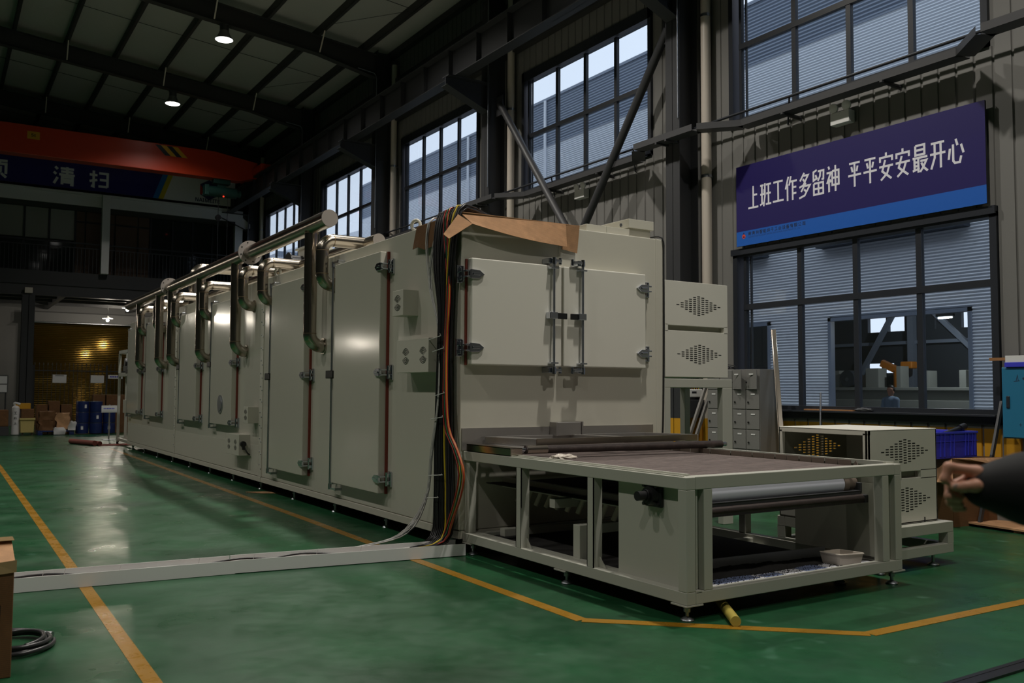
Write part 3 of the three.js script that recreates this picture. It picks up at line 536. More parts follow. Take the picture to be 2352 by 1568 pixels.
// loose stainless frames stacked on the frame's rear end, long roller across, rag
{
  const t = thing('stainless_frame', 'rectangular stainless frame with two crossbars, topmost on the stack', 'frame', [5.7, 1.04, -7.2]);
  const y0 = 1.045, y1 = 1.108, xa = 4.72, xb = 6.75, za = -7.5, zb = -6.93, w = 0.035, sk = -0.2;
  const q = (x0, z0, x1, z1) => beam([x0, (y0 + y1) / 2, z0], [x1, (y0 + y1) / 2, z1], 0.03, y1 - y0 - 0.002, 0);
  const flat = (x0, z0, x1, z1) => { const d = Math.hypot(x1 - x0, z1 - z0), nx = -(z1 - z0) / d * w / 2, nz = (x1 - x0) / d * w / 2; return prism([[x0 + nx, z0 + nz], [x1 + nx, z1 + nz], [x1 - nx, z1 - nz], [x0 - nx, z0 - nz]], 'y', y0, y1, 0.003); };
  part(t, 'side_bar', flat(xa, zb, xb, zb), M.steel); part(t, 'side_bar', flat(xa + sk, za, xb + sk, za), M.brushed);
  for (const f of [0.006, 0.05, 0.5, 0.53, 0.994]) part(t, 'cross_bar', flat(xa + (xb - xa) * f, zb, xa + (xb - xa) * f + sk, za), M.brushed);
  part(t, 'leg_block', [bx(xa - 0.0, xa + 0.09, 0.985, 1.045, zb - 0.05, zb, 0.003), bx(6.6, 6.68, 0.985, 1.045, zb - 0.05, zb, 0.003)], M.brushed);
  const u = thing('stainless_channel', 'flat stainless channel lying along the left top rail, mirroring the cables', 'channel', [4.4, 0.975, -7.15]);
  part(u, 'channel', [bx(4.305, 4.312, 0.975, 1.045, -7.5, -6.72), bx(4.305, 4.43, 0.975, 0.98, -7.5, -6.72), bx(4.305, 4.43, 1.035, 1.045, -7.5, -6.72, 0.002), bx(4.31, 4.43, 0.978, 1.042, -6.74, -6.72)], M.steel);
  const v = thing('stainless_channel', 'lower stainless tray bar lying under the stacked frame', 'channel', [5.2, 0.98, -7.1]);
  part(v, 'tray', [bx(4.5, 4.7, 0.985, 1.035, -7.45, -6.85, 0.004), bx(4.7, 6.7, 0.985, 1.01, -7.4, -7.3, 0.004)], M.brushed);
  const z = thing('stainless_channel', 'short stainless channel on the right rear rail under the stacked frame', 'channel', [6.5, 0.98, -7.2]);
  part(z, 'channel', [bx(6.0, 6.62, 0.985, 1.05, -7.2, -7.13, 0.003), bx(6.66, 6.86, 0.985, 1.1, -7.15, -7.0, 0.008)], M.brushed);
  const R = thing('loose_roller', 'long dusty rubber roller lying loose across the conveyor frame', 'roller', [5.6, 0.985, -6.75]);
  part(R, 'roller', [cy([4.5, 1.022, -6.78], [6.78, 1.022, -6.6], 0.037, 24)], M.dustyRoll);
  part(R, 'plastic_wrap', cy([4.51, 1.022, -6.779], [4.72, 1.022, -6.762], 0.0385, 20), M.steel);
  part(R, 'shaft_end', [cy([4.44, 1.022, -6.785], [4.5, 1.022, -6.78], 0.02, 12), cy([4.4, 1.015, -6.79], [4.46, 1.015, -6.785], 0.014, 12)], M.chrome);
  part(R, 'shaft_end', [cy([6.78, 1.022, -6.6], [6.84, 1.022, -6.595], 0.022, 12)], M.chrome);
  const c = thing('rag', 'crumpled cream rag lying on the near rail of the conveyor', 'rag', [4.52, 0.985, -6.2]);
  const sp = new THREE.SphereGeometry(1, 28, 18), pp = sp.attributes.position; for (let i = 0; i < pp.count; i++) { const x = pp.getX(i), y = pp.getY(i), zz = pp.getZ(i), n = 1 + 0.5 * noise.noise(x * 3, y * 3, zz * 3) + 0.25 * noise.noise(x * 8, y * 8, zz * 8); pp.setXYZ(i, 4.52 + x * 0.12 * n, 0.99 + Math.max(-0.01, y * 0.026 * n), -6.22 + zz * 0.07 * n); } sp.computeVertexNormals();
  part(c, 'cloth', sp, M.pipeWhite);
}
// yellow pole lying under the front of the frame
{ const t = thing('yellow_pole', 'short yellow pipe lying on the floor under the conveyor front', 'pipe', [4.72, 0, -4.6]); mat('yellowPipe', lin(0.5, 0.4, 0.08), { roughness: 0.5 }); part(t, 'pipe', [cy([4.52, 0.035, -4.28], [5.0, 0.035, -4.95], 0.035, 20)], M.yellowPipe); }
// ================================================================ electrical cabinets on stands
function diamond(parent, cx, cyy, zf, w, h, rows, m = M.darkHole) {   // slots in columns that grow to the middle
  const n = 11, g = []; for (let i = 0; i < n; i++) { const k = Math.min(i, n - 1 - i), c = 1 + 2 * k - (k === 5 ? 1 : 0); for (let j = 0; j < c; j++) g.push(new THREE.BoxGeometry(w / n * 0.68, h / 11 * 0.42, 0.003).translate(cx + (i - 5) * w / n, cyy + (j - (c - 1) / 2) * h / 10.5, zf)); }
  return part(parent, 'vent_slots', g, m);
}
{
  const st = thing('cabinet_stand', 'tall open ivory stand holding the upper vented cabinet beside the machine', 'stand', [7.45, 0, -7.9]);
  part(st, 'stand_frame', [bx(6.925, 8.0, 1.6, 1.7, -7.69, -7.6, 0.006), bx(6.925, 8.0, 1.6, 1.7, -8.4, -8.31, 0.006), bx(6.925, 7.015, 1.6, 1.699, -8.31, -7.69, 0.006), bx(7.91, 8.0, 1.6, 1.699, -8.31, -7.69, 0.006)], M.framePaint);
  for (const [x, z] of [[6.925, -7.69], [7.84, -7.69], [6.925, -8.4], [7.91, -8.4]]) part(st, 'leg', bx(x, x + (x > 7.8 && z > -8 ? 0.16 : 0.09), 0, 1.6, z, z + 0.09, 0.006), M.framePaint);
  part(st, 'side_panel', [bx(6.925, 6.94, 0.1, 1.6, -8.35, -7.62)], M.framePaint);
  const c = thing('vented_cabinet', 'ivory metal cabinet with two diamond vent patterns, on the tall stand', 'cabinet', [7.43, 1.7, -7.9]);
  part(c, 'cabinet_body', [bx(6.935, 7.93, 1.72, 2.25, -8.35, -7.6, 0.004), bx(6.935, 7.93, 2.31, 2.82, -8.35, -7.6, 0.004), bx(6.935, 7.93, 2.24, 2.32, -8.35, -7.66), bx(6.935, 6.98, 2.24, 2.32, -8.35, -7.6), bx(7.87, 7.93, 2.24, 2.32, -8.35, -7.6)], M.cabinetPaint);
  part(c, 'handle_recess', bx(6.98, 7.87, 2.25, 2.31, -7.662, -7.655), M.boxInside);
  diamond(c, 7.46, 2.55, -7.6, 0.72, 0.25); diamond(c, 7.47, 1.985, -7.6, 0.72, 0.25);
}
{
  const st = thing('cabinet_stand', 'low ivory stand on levelling feet under the cabinet right of the conveyor', 'stand', [7.35, 0, -5.35]);
  const ring = (y0, y1) => [bx(6.8, 7.89, y0, y1, -4.89, -4.8, 0.005), bx(6.8, 7.89, y0, y1, -5.9, -5.81, 0.005), bx(6.8, 6.89, y0, y1, -5.81, -4.89, 0.005), bx(7.8, 7.89, y0, y1, -5.81, -4.89, 0.005)];
  part(st, 'upper_ring', ring(0.29, 0.385), M.framePaint); part(st, 'lower_ring', ring(0.105, 0.19), M.framePaint);
  for (const [x, z] of [[6.8, -4.89], [7.8, -4.89], [6.8, -5.9], [7.8, -5.9]]) part(st, 'post', bx(x, x + 0.09, 0.19, 0.29, z, z + 0.09), M.framePaint);
  for (const [x, z] of [[6.87, -4.86], [7.66, -4.86], [6.87, -5.8], [7.7, -5.8]]) part(st, 'levelling_foot', [cy([x, 0.02, z], [x, 0.105, z], 0.014, 10), lathe([[0.0001, 0], [0.055, 0], [0.045, 0.014], [0.016, 0.03], [0.0001, 0.03]], 20).translate(x, 0, z)], M.zinc);
  const c = thing('vented_cabinet', 'ivory metal cabinet with open side and diamond vents, right of the conveyor', 'cabinet', [7.3, 0.385, -5.4]);
  const x0 = 6.8, x1 = 7.81, z0 = -5.87, z1 = -4.9;
  part(c, 'cabinet_body', [bx(x0, x1, 0.387, 0.79, z1 - 0.03, z1, 0.004), bx(x0, x1, 0.85, 1.225, z1 - 0.03, z1, 0.004), bx(x0, 7.27, 0.78, 0.86, z1 - 0.03, z1), bx(7.56, x1, 0.78, 0.86, z1 - 0.03, z1), bx(x1 - 0.02, x1, 0.387, 1.225, z0, z1, 0.004), bx(x0, x1, 1.215, 1.228, z0, z1, 0.003), bx(x0, x1, 0.387, 0.4, z0, z1), bx(x0, x0 + 0.02, 0.387, 0.5, z0, z1), bx(x0, x0 + 0.04, 0.5, 1.2, z0, z0 + 0.04, 0.003), bx(x0, x0 + 0.04, 1.18, 1.225, z0, z1, 0.003), bx(x0, x0 + 0.035, 0.5, 1.2, z1 - 0.05, z1, 0.003)], M.cabinetPaint);
  const slots = []; { const n = 11; for (let i = 0; i < n; i++) { const k = Math.min(i, n - 1 - i), cc = 1 + 2 * k - (k === 5 ? 1 : 0); for (let j = 0; j < cc; j++) { const px = 7.35 + (i - 5) * 0.065, py = 1.02 + (j - (cc - 1) / 2) * 0.025; slots.push(rect(px - 0.023, px + 0.023, py - 0.006, py + 0.006)); } } }
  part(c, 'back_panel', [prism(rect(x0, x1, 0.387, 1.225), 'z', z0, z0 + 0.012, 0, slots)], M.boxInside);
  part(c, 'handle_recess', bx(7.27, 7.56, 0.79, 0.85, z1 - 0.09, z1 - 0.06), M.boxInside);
  diamond(c, 7.33, 1.03, z1, 0.71, 0.24); diamond(c, 7.35, 0.6, z1, 0.71, 0.24);
  part(c, 'foot_clip', bx(7.6, 7.61, 0.385, 0.43, z1, z1 + 0.006), M.darkSteel);
}
// shallow boxes on the machine's roof edge and a thin black cable down its right corner
{
  const a = thing('roof_box', 'long flat ivory duct box on the roof, left of the raised one', 'box', [6.1, 3.265, -7.95]);
  part(a, 'duct', [bx(5.86, 6.46, YT, 3.355, -8.3, -7.65, 0.003), bx(5.7, 5.86, YT, 3.35, -8.5, -7.8, 0.003)], M.paintFlat);
  part(a, 'seam', bx(6.13, 6.133, YT, 3.354, -7.655, -7.648), M.boxInside);
  const b = thing('roof_box', 'raised ivory box on the roof edge at the machine right corner', 'box', [6.62, 3.265, -8]);
  part(b, 'box', bx(6.45, 6.815, 3.375, 3.475, -8.7, -7.65, 0.003), M.paintFlat); part(b, 'plinth', bx(6.49, 6.79, YT, 3.375, -8.5, -7.68, 0.003), M.paintFlat);
  part(b, 'grommet', cy([6.45, 3.42, -7.78], [6.44, 3.42, -7.78], 0.02, 14), M.zinc);
  const k = thing('black_cable', 'thin black cable running down the machine front right corner', 'cable', [6.85, 0, -7.5]);
  part(k, 'cable', tb([[6.78, 3.29, -7.75], [6.83, 3.3, -7.6], [6.862, 3.25, -7.545], [6.868, 3.0, -7.545], [6.865, 2, -7.545], [6.85, 1.2, -7.545], [6.82, 0.9, -7.545]], 0.009, 60, 7), M.blackPlastic);
}
// ================================================================ cables, cardboard, trough
function sheet(grid, th) {   // a bent sheet of real thickness through rows of points
  const R = grid.length, C = grid[0].length, P = grid.map((r) => r.map((p) => V(...p))), N = P.map((r, i) => r.map((p, j) => { const a = P[Math.min(i + 1, R - 1)][j].clone().sub(P[Math.max(i - 1, 0)][j]), b = P[i][Math.min(j + 1, C - 1)].clone().sub(P[i][Math.max(j - 1, 0)]); return a.cross(b).normalize().multiplyScalar(th / 2); }));
  const A = (i, j) => P[i][j].clone().add(N[i][j]), B = (i, j) => P[i][j].clone().sub(N[i][j]), pos = [];
  const tri = (...q) => q.forEach((k) => pos.push(k.x, k.y, k.z)), quad = (a, b, c, d) => { tri(a, b, c); tri(a, c, d); };
  for (let i = 0; i + 1 < R; i++) for (let j = 0; j + 1 < C; j++) { quad(A(i, j), A(i + 1, j), A(i + 1, j + 1), A(i, j + 1)); quad(B(i, j), B(i, j + 1), B(i + 1, j + 1), B(i + 1, j)); }
  for (let i = 0; i + 1 < R; i++) { quad(A(i, 0), B(i, 0), B(i + 1, 0), A(i + 1, 0)); quad(A(i, C - 1), A(i + 1, C - 1), B(i + 1, C - 1), B(i, C - 1)); }
  for (let j = 0; j + 1 < C; j++) { quad(A(0, j), A(0, j + 1), B(0, j + 1), B(0, j)); quad(A(R - 1, j), B(R - 1, j), B(R - 1, j + 1), A(R - 1, j + 1)); }
  const g = new THREE.BufferGeometry(); g.setAttribute('position', new THREE.Float32BufferAttribute(pos, 3)); g.computeVertexNormals(); return g;
}
const lerp3 = (a, b, t) => a.map((k, i) => k + (b[i] - k) * t);
const patch = (a, b, c, d, m, n, f = () => [0, 0, 0]) => Array.from({ length: m + 1 }, (_, i) => Array.from({ length: n + 1 }, (_, j) => { const p = lerp3(lerp3(a, d, i / m), lerp3(b, c, i / m), j / n), o = f(i / m, j / n); return p.map((k, q) => k + o[q]); }));
{
  const t = thing('cardboard_sheet', 'tan cardboard sheet folded over the machine front corner under the cables', 'cardboard', [5, 3.265, -7.8]);
  part(t, 'top_sheet', sheet(patch([4.25, 3.275, -7.5], [5.65, 3.285, -7.5], [5.65, 3.28, -8.1], [4.25, 3.28, -8.5], 2, 8), 0.006), M.cardboard);
  part(t, 'front_flap', sheet(patch([4.235, 3.25, -7.5], [5.47, 3.285, -7.5], [5.455, 3.04, -7.49], [4.31, 3.155, -7.43], 4, 10, (u, v) => [0, -0.03 * u * Math.sin(v * Math.PI), 0.05 * u * Math.sin(v * 2.4)]), 0.005), M.cardboard);
  part(t, 'end_flap', sheet(patch([5.44, 3.283, -7.505], [5.65, 3.285, -7.5], [5.645, 3.0, -7.535], [5.44, 3.025, -7.53], 3, 3), 0.005), M.cardboard);
  part(t, 'corner_flap', sheet(patch([4.2, 3.25, -7.52], [4.31, 3.155, -7.43], [4.05, 2.985, -7.42], [4.015, 3.03, -7.47], 3, 2), 0.005), M.cardboard);
  part(t, 'side_flap', sheet(patch([4.25, 3.275, -8.5], [4.25, 3.275, -7.55], [4.2, 2.97, -7.62], [4.215, 3.04, -8.52], 3, 6, (u, v) => [-0.015 * Math.sin(v * 9) * u, 0.02 * Math.sin(v * 14) * u, 0]), 0.005), M.cardDark);
}
{
  const cols = { black: lin(0.012, 0.012, 0.013), white: lin(0.5, 0.49, 0.46), grey: lin(0.2, 0.2, 0.2), yellow: lin(0.55, 0.4, 0.02), red: lin(0.4, 0.03, 0.025), orange: lin(0.5, 0.13, 0.02), green: lin(0.01, 0.12, 0.06) };
  for (const k in cols) mat('cable_' + k, cols[k], { roughness: 0.42 });
  const t = thing('cable_bundle', 'thick bundle of loose black and coloured cables hanging down the machine corner', 'cables', [4.2, 0, -7.75]);
  const run = (col, pts, r) => part(t, 'cable', tb(pts, r, 46, 6), M['cable_' + col]);
  for (let k = 0; k < 46; k++) {
    const u = k / 45, l = (k * 7) % 5 / 5, s = rr(-1, 1) * 0.012, col = k % 29 === 8 ? 'yellow' : k % 43 === 5 ? 'orange' : 'black', zt = -7.99 + 0.46 * u, zm = -7.84 + 0.22 * u;
    run(col, [[4.9 + rr(-0.2, 0.2), 3.3 + rr(0, 0.03), zt - 0.35], [4.4, 3.33 + 0.05 * l, zt - 0.05], [4.24 - 0.03 * l, 3.27 + 0.04 * l, zt], [4.19 - 0.05 * l, 2.85, zt + 0.3 * (zm - zt) + s], [4.21 - 0.07 * l, 2.35, zm + s], [4.2 - 0.06 * l, 1.95, zm + s], [4.2 - 0.06 * l, 1.1, -7.86 + 0.25 * u - s], [4.2 - 0.07 * l, 0.5, -7.87 + 0.3 * u + s], [4.16 - 0.08 * l, 0.14, -7.84 + 0.28 * u], [3.9 - 0.2 * l, 0.05, -7.66 - 0.06 * l]], rr(0.008, 0.0115));
  }
  // white flex on the left
  for (let k = 0; k < 9; k++) { const s = rr(-0.03, 0.03), q = rr(-0.03, 0.03), far = k < 4; run(k % 3 ? 'white' : 'grey', [[4.6, 3.31, -8.3 + s], [4.28, 3.33, (far ? -8.2 : -7.95) + s], [4.215, 3.1, (far ? -8.2 : -8.0) + s], [4.2, 2.65, -8.08 + s + q], [4.17, 2.15, -7.84 + q * 0.5], [4.13, 1.5, -7.75 + s * 0.4], [4.14, 0.95, -7.9 + s], [4.15, 0.5, -8.02 + s], [3.95 + s, 0.17, -8.05 + s], [3.5 + q * 3, 0.1, -7.9 + q * 0.5], [3.0 + q * 6, 0.08, -7.86]], 0.0055); }
  // coloured earth and phase leads bulging out round the conveyor post
  ['yellow', 'green', 'red', 'yellow', 'orange', 'green', 'red', 'yellow', 'red'].forEach((c, k) => { const s = (k - 4) * 0.012, l = (k % 3) * 0.012; run(c, [[4.7, 3.32, -7.95], [4.3, 3.36, -7.78 + s], [4.2 - l, 3.24, -7.74 + s], [4.17 - l, 2.6, -7.62 + s * 0.6], [4.15 - l, 1.9, -7.63 + s * 0.4], [4.13 - l, 1.25, -7.57 + s], [4.15 - l, 1.0, -7.42 + s], [4.15 - l, 0.79, -7.3 + s * 1.3], [4.15 - l, 0.57, -7.36 + s * 1.3], [4.15 - l, 0.33, -7.5 + s], [4.13 - l, 0.14, -7.6 + s], [3.95, 0.07, -7.64]], k % 3 ? 0.006 : 0.008); });
  for (const [y, z0, z1] of [[1.93, -7.84, -7.6], [1.5, -7.78, -7.58], [1.27, -7.86, -7.6], [0.72, -7.9, -7.6], [2.05, -7.92, -7.66], [0.5, -7.92, -7.68]]) part(t, 'cable_tie', [cy([4.105, y, z0], [4.1, y + 0.03, z1], 0.004, 6), cy([4.1, y + 0.03, z1], [4.07, y + 0.045, z1 + 0.04], 0.0025, 5)], M.white);
}
{
  const t = thing('cable_trough', 'low white open cable trough crossing the green floor to the machine', 'trough', [2.4, 0, -7.75]);
  const a = [-0.4, -8.06], b = [2.2, -7.84], c = [4.28, -7.56], W = 0.13;
  for (const [p, q, dy] of [[a, b, 0], [b, c, 0.003]]) {
    const dx = q[0] - p[0], dz = q[1] - p[1], L = Math.hypot(dx, dz), nx = -dz / L, nz = dx / L, w = (o, y0, y1, th) => beam([p[0] + nx * o, (y0 + y1) / 2 + dy, p[1] + nz * o], [q[0] + nx * o, (y0 + y1) / 2 + dy, q[1] + nz * o], y1 - y0, th);
    const g = [w(W, 0.002, 0.108, 0.004), w(-W, 0.002, 0.108, 0.004), w(0, 0.002, 0.006, 0.26)];
    // beam's width axis is not the upright one for flat runs, so build the walls as prisms instead
    const wall = (o) => prism([[p[0] + nx * (o - 0.003), p[1] + nz * (o - 0.003)], [q[0] + nx * (o - 0.003), q[1] + nz * (o - 0.003)], [q[0] + nx * (o + 0.003), q[1] + nz * (o + 0.003)], [p[0] + nx * (o + 0.003), p[1] + nz * (o + 0.003)]], 'y', 0.003 + dy, 0.11 + dy);
    const bed = prism([[p[0] + nx * W, p[1] + nz * W], [q[0] + nx * W, q[1] + nz * W], [q[0] - nx * W, q[1] - nz * W], [p[0] - nx * W, p[1] - nz * W]], 'y', 0.002 + dy, 0.008 + dy);
    part(t, 'trough_section', [wall(W), wall(-W), bed], M.white);
  }
  const k = thing('trough_cables', 'cables lying inside the white floor trough', 'cables', [2.4, 0.01, -7.75]);
  [['black', 0.03], ['black', -0.02], ['orange', 0.0], ['red', 0.06], ['white', -0.06], ['black', 0.08], ['black', -0.07]].forEach(([c, o], i) => part(k, 'cable', tb(Array.from({ length: 9 }, (_, j) => { const x = -0.2 + 0.5 * j, z = x < 2.2 ? -8.06 + (x + 0.4) * 0.0846 : -7.84 + (x - 2.2) * 0.1346; return [x, 0.03 + 0.035 * rnd() + (j % 4 === i % 4 ? 0.03 : 0), z + o + rr(-0.02, 0.02)]; }), 0.009, 60, 6), M['cable_' + c]));
  for (const x of [0.9, 1.3, 1.9, 2.35, 2.9, 3.3, 0.75]) part(k, 'cable_tie', cy([x, 0.06, -7.93 + (x - 0.7) * 0.09], [x + 0.02, 0.145, -7.91 + (x - 0.7) * 0.09], 0.0022, 5), M.white);
}
// ---------------------------------------------------------------- foreground left
{
  const t = thing('cardboard_box', 'tall brown cardboard box with taped top at the left edge of the picture', 'box', [0.1, 0, -5.8]);
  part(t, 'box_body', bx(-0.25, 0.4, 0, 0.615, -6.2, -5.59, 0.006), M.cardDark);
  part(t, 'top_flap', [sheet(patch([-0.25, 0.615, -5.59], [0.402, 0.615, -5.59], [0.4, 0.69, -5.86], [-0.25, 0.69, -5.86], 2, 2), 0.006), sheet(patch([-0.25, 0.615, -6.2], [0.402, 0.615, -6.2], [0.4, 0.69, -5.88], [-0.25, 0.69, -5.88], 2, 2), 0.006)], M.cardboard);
  mat('tape', lin(0.4, 0.28, 0.14), { roughness: 0.15 });
  part(t, 'packing_tape', [sheet(patch([-0.25, 0.62, -5.6], [0.41, 0.62, -5.583], [0.41, 0.555, -5.583], [-0.25, 0.57, -5.583], 1, 6, (u, v) => [0, 0.006 * Math.sin(v * 20), 0.003]), 0.002), sheet(patch([-0.2, 0.7, -5.8], [0.41, 0.7, -5.8], [0.41, 0.7, -5.95], [-0.2, 0.7, -5.95], 2, 2), 0.002)], M.tape);
  part(t, 'printed_mark', [bx(0.3, 0.34, 0.3, 0.304, -5.589, -5.587), bx(0.3, 0.304, 0.3, 0.39, -5.589, -5.587), bx(0.336, 0.34, 0.3, 0.39, -5.589, -5.587), bx(0.318, 0.322, 0.32, 0.39, -5.589, -5.587), bx(0.3, 0.34, 0.386, 0.39, -5.589, -5.587)], M.blackPlastic);
  const h = thing('coiled_hose', 'coil of black hose lying on the floor beside the brown box', 'hose', [0.42, 0, -6.2]);
  const pts = []; for (let i = 0; i <= 80; i++) { const a = i / 80 * Math.PI * 2 * 4.2, r = 0.21 + 0.025 * Math.sin(a * 0.7 + 1) - i * 0.0004; pts.push([0.44 + r * Math.cos(a), 0.016 + 0.0045 * (i / 20) * 2 + 0.008 * Math.sin(a * 1.3), -6.24 + 1.25 * r * Math.sin(a)]); }
  mat('hoseBlack', lin(0.03, 0.03, 0.032), { roughness: 0.3 }); part(h, 'hose', tb(pts, 0.0135, 260, 8), M.hoseBlack);
  part(h, 'hose_end', cy([0.62, 0.03, -6.35], [0.67, 0.03, -6.3], 0.018, 12), M.zinc);
}
// ================================================================ writing
const G = { 耐: [[4, 10, 48, 10], [26, 10, 20, 30], [6, 98, 6, 30, 46, 30, 46, 96, 38, 92], [20, 34, 20, 80], [33, 34, 33, 80], [52, 30, 98, 30], [82, 4, 82, 96, 70, 92], [60, 48, 68, 66]], 美: [[32, 4, 40, 16], [68, 4, 60, 16], [12, 18, 88, 18], [16, 32, 84, 32], [6, 46, 94, 46], [50, 18, 50, 46], [8, 64, 92, 64], [50, 46, 48, 66, 8, 97], [54, 68, 94, 97]], 特: [[14, 12, 8, 40], [6, 28, 44, 28], [26, 4, 26, 98], [4, 68, 44, 56], [54, 20, 94, 20], [74, 4, 74, 40], [48, 40, 98, 40], [48, 58, 98, 58], [82, 46, 82, 96, 70, 92], [58, 68, 66, 80]], 智: [[20, 4, 10, 20], [16, 14, 50, 14], [6, 30, 52, 30], [30, 14, 28, 36, 6, 52], [34, 36, 50, 50], [58, 12, 92, 12, 92, 46, 58, 46, 58, 12], [22, 98, 22, 58, 80, 58, 80, 98, 22, 98], [22, 78, 80, 78]], 能: [[26, 4, 12, 26, 40, 22], [36, 14, 46, 30], [10, 98, 10, 40, 42, 40, 42, 96, 34, 94], [10, 58, 42, 58], [10, 74, 42, 74], [60, 4, 60, 34, 66, 40, 92, 40, 94, 30], [90, 10, 62, 24], [60, 52, 60, 88, 66, 94, 92, 94, 94, 84], [90, 58, 62, 74]], 上: [[50, 5, 50, 92], [50, 42, 85, 42], [5, 92, 95, 92]], 班: [[4, 12, 34, 12], [4, 48, 34, 48], [2, 90, 36, 82], [19, 12, 19, 86], [45, 5, 45, 55, 34, 97], [39, 28, 39, 52], [54, 12, 98, 12], [56, 48, 96, 48], [52, 90, 99, 90], [76, 12, 76, 90]], 工: [[10, 12, 90, 12], [50, 12, 50, 88], [4, 88, 96, 88]], 作: [[28, 3, 4, 50], [20, 32, 20, 97], [48, 3, 34, 38], [44, 24, 97, 24], [62, 24, 62, 97], [62, 48, 92, 48], [62, 72, 92, 72]], 多: [[48, 3, 14, 32], [42, 14, 78, 14, 40, 50, 8, 56], [36, 26, 50, 36], [60, 42, 22, 74], [54, 54, 92, 54, 50, 90, 6, 97], [46, 66, 62, 76]], 留: [[38, 4, 12, 10, 12, 42, 36, 36], [28, 22, 40, 40], [46, 10, 90, 10, 88, 42, 74, 42], [66, 10, 62, 30, 46, 46], [14, 54, 86, 54, 86, 96, 14, 96, 14, 54], [50, 54, 50, 96], [14, 75, 86, 75]], 神: [[18, 2, 26, 14], [4, 26, 36, 26, 6, 66], [22, 48, 22, 98], [28, 52, 38, 62], [46, 22, 94, 22, 94, 74, 46, 74, 46, 22], [46, 48, 94, 48], [70, 2, 70, 98]], 平: [[12, 12, 88, 12], [28, 24, 36, 44], [72, 24, 64, 44], [4, 56, 96, 56], [50, 12, 50, 98]], 安: [[50, 2, 50, 14], [10, 34, 10, 18, 90, 18, 90, 34], [44, 28, 24, 66, 84, 96], [72, 48, 56, 76, 14, 97], [4, 50, 96, 50]], 最: [[22, 6, 78, 6, 78, 38, 22, 38, 22, 6], [22, 22, 78, 22], [4, 48, 96, 48], [16, 48, 16, 86], [40, 48, 40, 98], [16, 62, 40, 62], [16, 75, 40, 75], [4, 90, 48, 84], [52, 60, 90, 60, 70, 82, 50, 97], [58, 66, 74, 84, 97, 97]], 开: [[10, 12, 90, 12], [4, 48, 96, 48], [32, 12, 32, 60, 10, 97], [68, 12, 68, 97]], 心: [[14, 42, 6, 78], [32, 30, 32, 84, 42, 92, 70, 92, 78, 72], [48, 14, 58, 36], [78, 34, 92, 64]], 清: [[10, 8, 22, 20], [4, 36, 16, 46], [6, 96, 22, 62], [34, 14, 94, 14], [36, 30, 92, 30], [28, 46, 98, 46], [64, 4, 64, 46], [42, 98, 42, 58, 88, 58, 88, 96, 78, 96], [42, 72, 88, 72], [42, 84, 88, 84]], 扫: [[4, 28, 42, 28], [24, 4, 24, 92, 12, 88], [4, 64, 42, 54], [50, 16, 92, 16, 92, 90], [54, 52, 92, 52], [48, 88, 92, 88]], 须: [[30, 4, 6, 30], [32, 28, 6, 56], [34, 54, 4, 92], [40, 12, 98, 12], [68, 12, 62, 28], [46, 78, 46, 28, 92, 28, 92, 78], [69, 40, 69, 66, 44, 97], [72, 76, 94, 96]], 消: [[10, 8, 22, 20], [4, 36, 16, 46], [6, 96, 22, 62], [66, 4, 66, 34], [42, 12, 50, 28], [90, 12, 82, 28], [42, 98, 42, 38, 90, 38, 90, 96, 80, 96], [42, 56, 90, 56], [42, 74, 90, 74]], 烘: [[14, 6, 14, 50, 4, 97], [6, 28, 8, 44], [30, 24, 24, 44], [16, 60, 30, 92], [38, 26, 98, 26], [34, 62, 99, 62], [56, 6, 56, 62], [82, 6, 82, 62], [56, 72, 40, 96], [80, 72, 97, 96]], 干: [[12, 14, 88, 14], [4, 52, 96, 52], [50, 14, 50, 98]], 业: [[34, 8, 34, 90], [66, 8, 66, 90], [8, 34, 22, 70], [92, 34, 78, 70], [4, 90, 96, 90]], 设: [[10, 8, 24, 22], [4, 38, 22, 38, 22, 92, 36, 80], [50, 10, 50, 28, 38, 46], [50, 10, 80, 10, 80, 42, 97, 42], [44, 56, 88, 56, 66, 84, 38, 97], [52, 62, 70, 84, 98, 97]], 备: [[38, 2, 10, 36], [34, 16, 76, 16, 48, 42, 6, 52], [32, 28, 60, 46, 97, 52], [20, 58, 80, 58, 80, 97, 20, 97, 20, 58], [50, 58, 50, 97], [20, 78, 80, 78]], 有: [[4, 20, 96, 20], [42, 2, 4, 58], [30, 98, 30, 40, 82, 40, 82, 96, 70, 96], [30, 58, 82, 58], [30, 76, 82, 76]], 限: [[8, 98, 8, 8, 34, 8, 22, 40, 36, 64, 20, 70], [46, 52, 46, 8, 90, 8, 90, 52, 46, 52], [46, 30, 90, 30], [46, 52, 46, 96, 66, 86], [60, 54, 74, 78, 98, 97], [94, 60, 74, 76]], 公: [[36, 6, 8, 46], [62, 6, 94, 46], [46, 46, 22, 88, 82, 84], [66, 66, 90, 97]], 司: [[8, 12, 90, 12, 90, 94, 74, 94], [16, 32, 76, 32], [20, 50, 70, 50, 70, 82, 20, 82, 20, 50]] };
function write(c, text, x, y, w, h, adv, weight) {   // characters from their strokes, weight as a share of the width
  c.lineCap = 'butt'; c.lineJoin = 'miter';
  for (const ch of text) { if (G[ch]) for (const s of G[ch]) { c.lineWidth = weight * w; c.beginPath(); for (let i = 0; i < s.length; i += 2) c[i ? 'lineTo' : 'moveTo'](x + s[i] / 100 * w, y + s[i + 1] / 100 * h); c.stroke(); } x += adv; }
}
function canvas(w, h, draw) { const c = document.createElement('canvas'); c.width = w; c.height = h; draw(c.getContext('2d'), w, h); const t = new THREE.CanvasTexture(c); t.colorSpace = THREE.SRGBColorSpace; return t; }
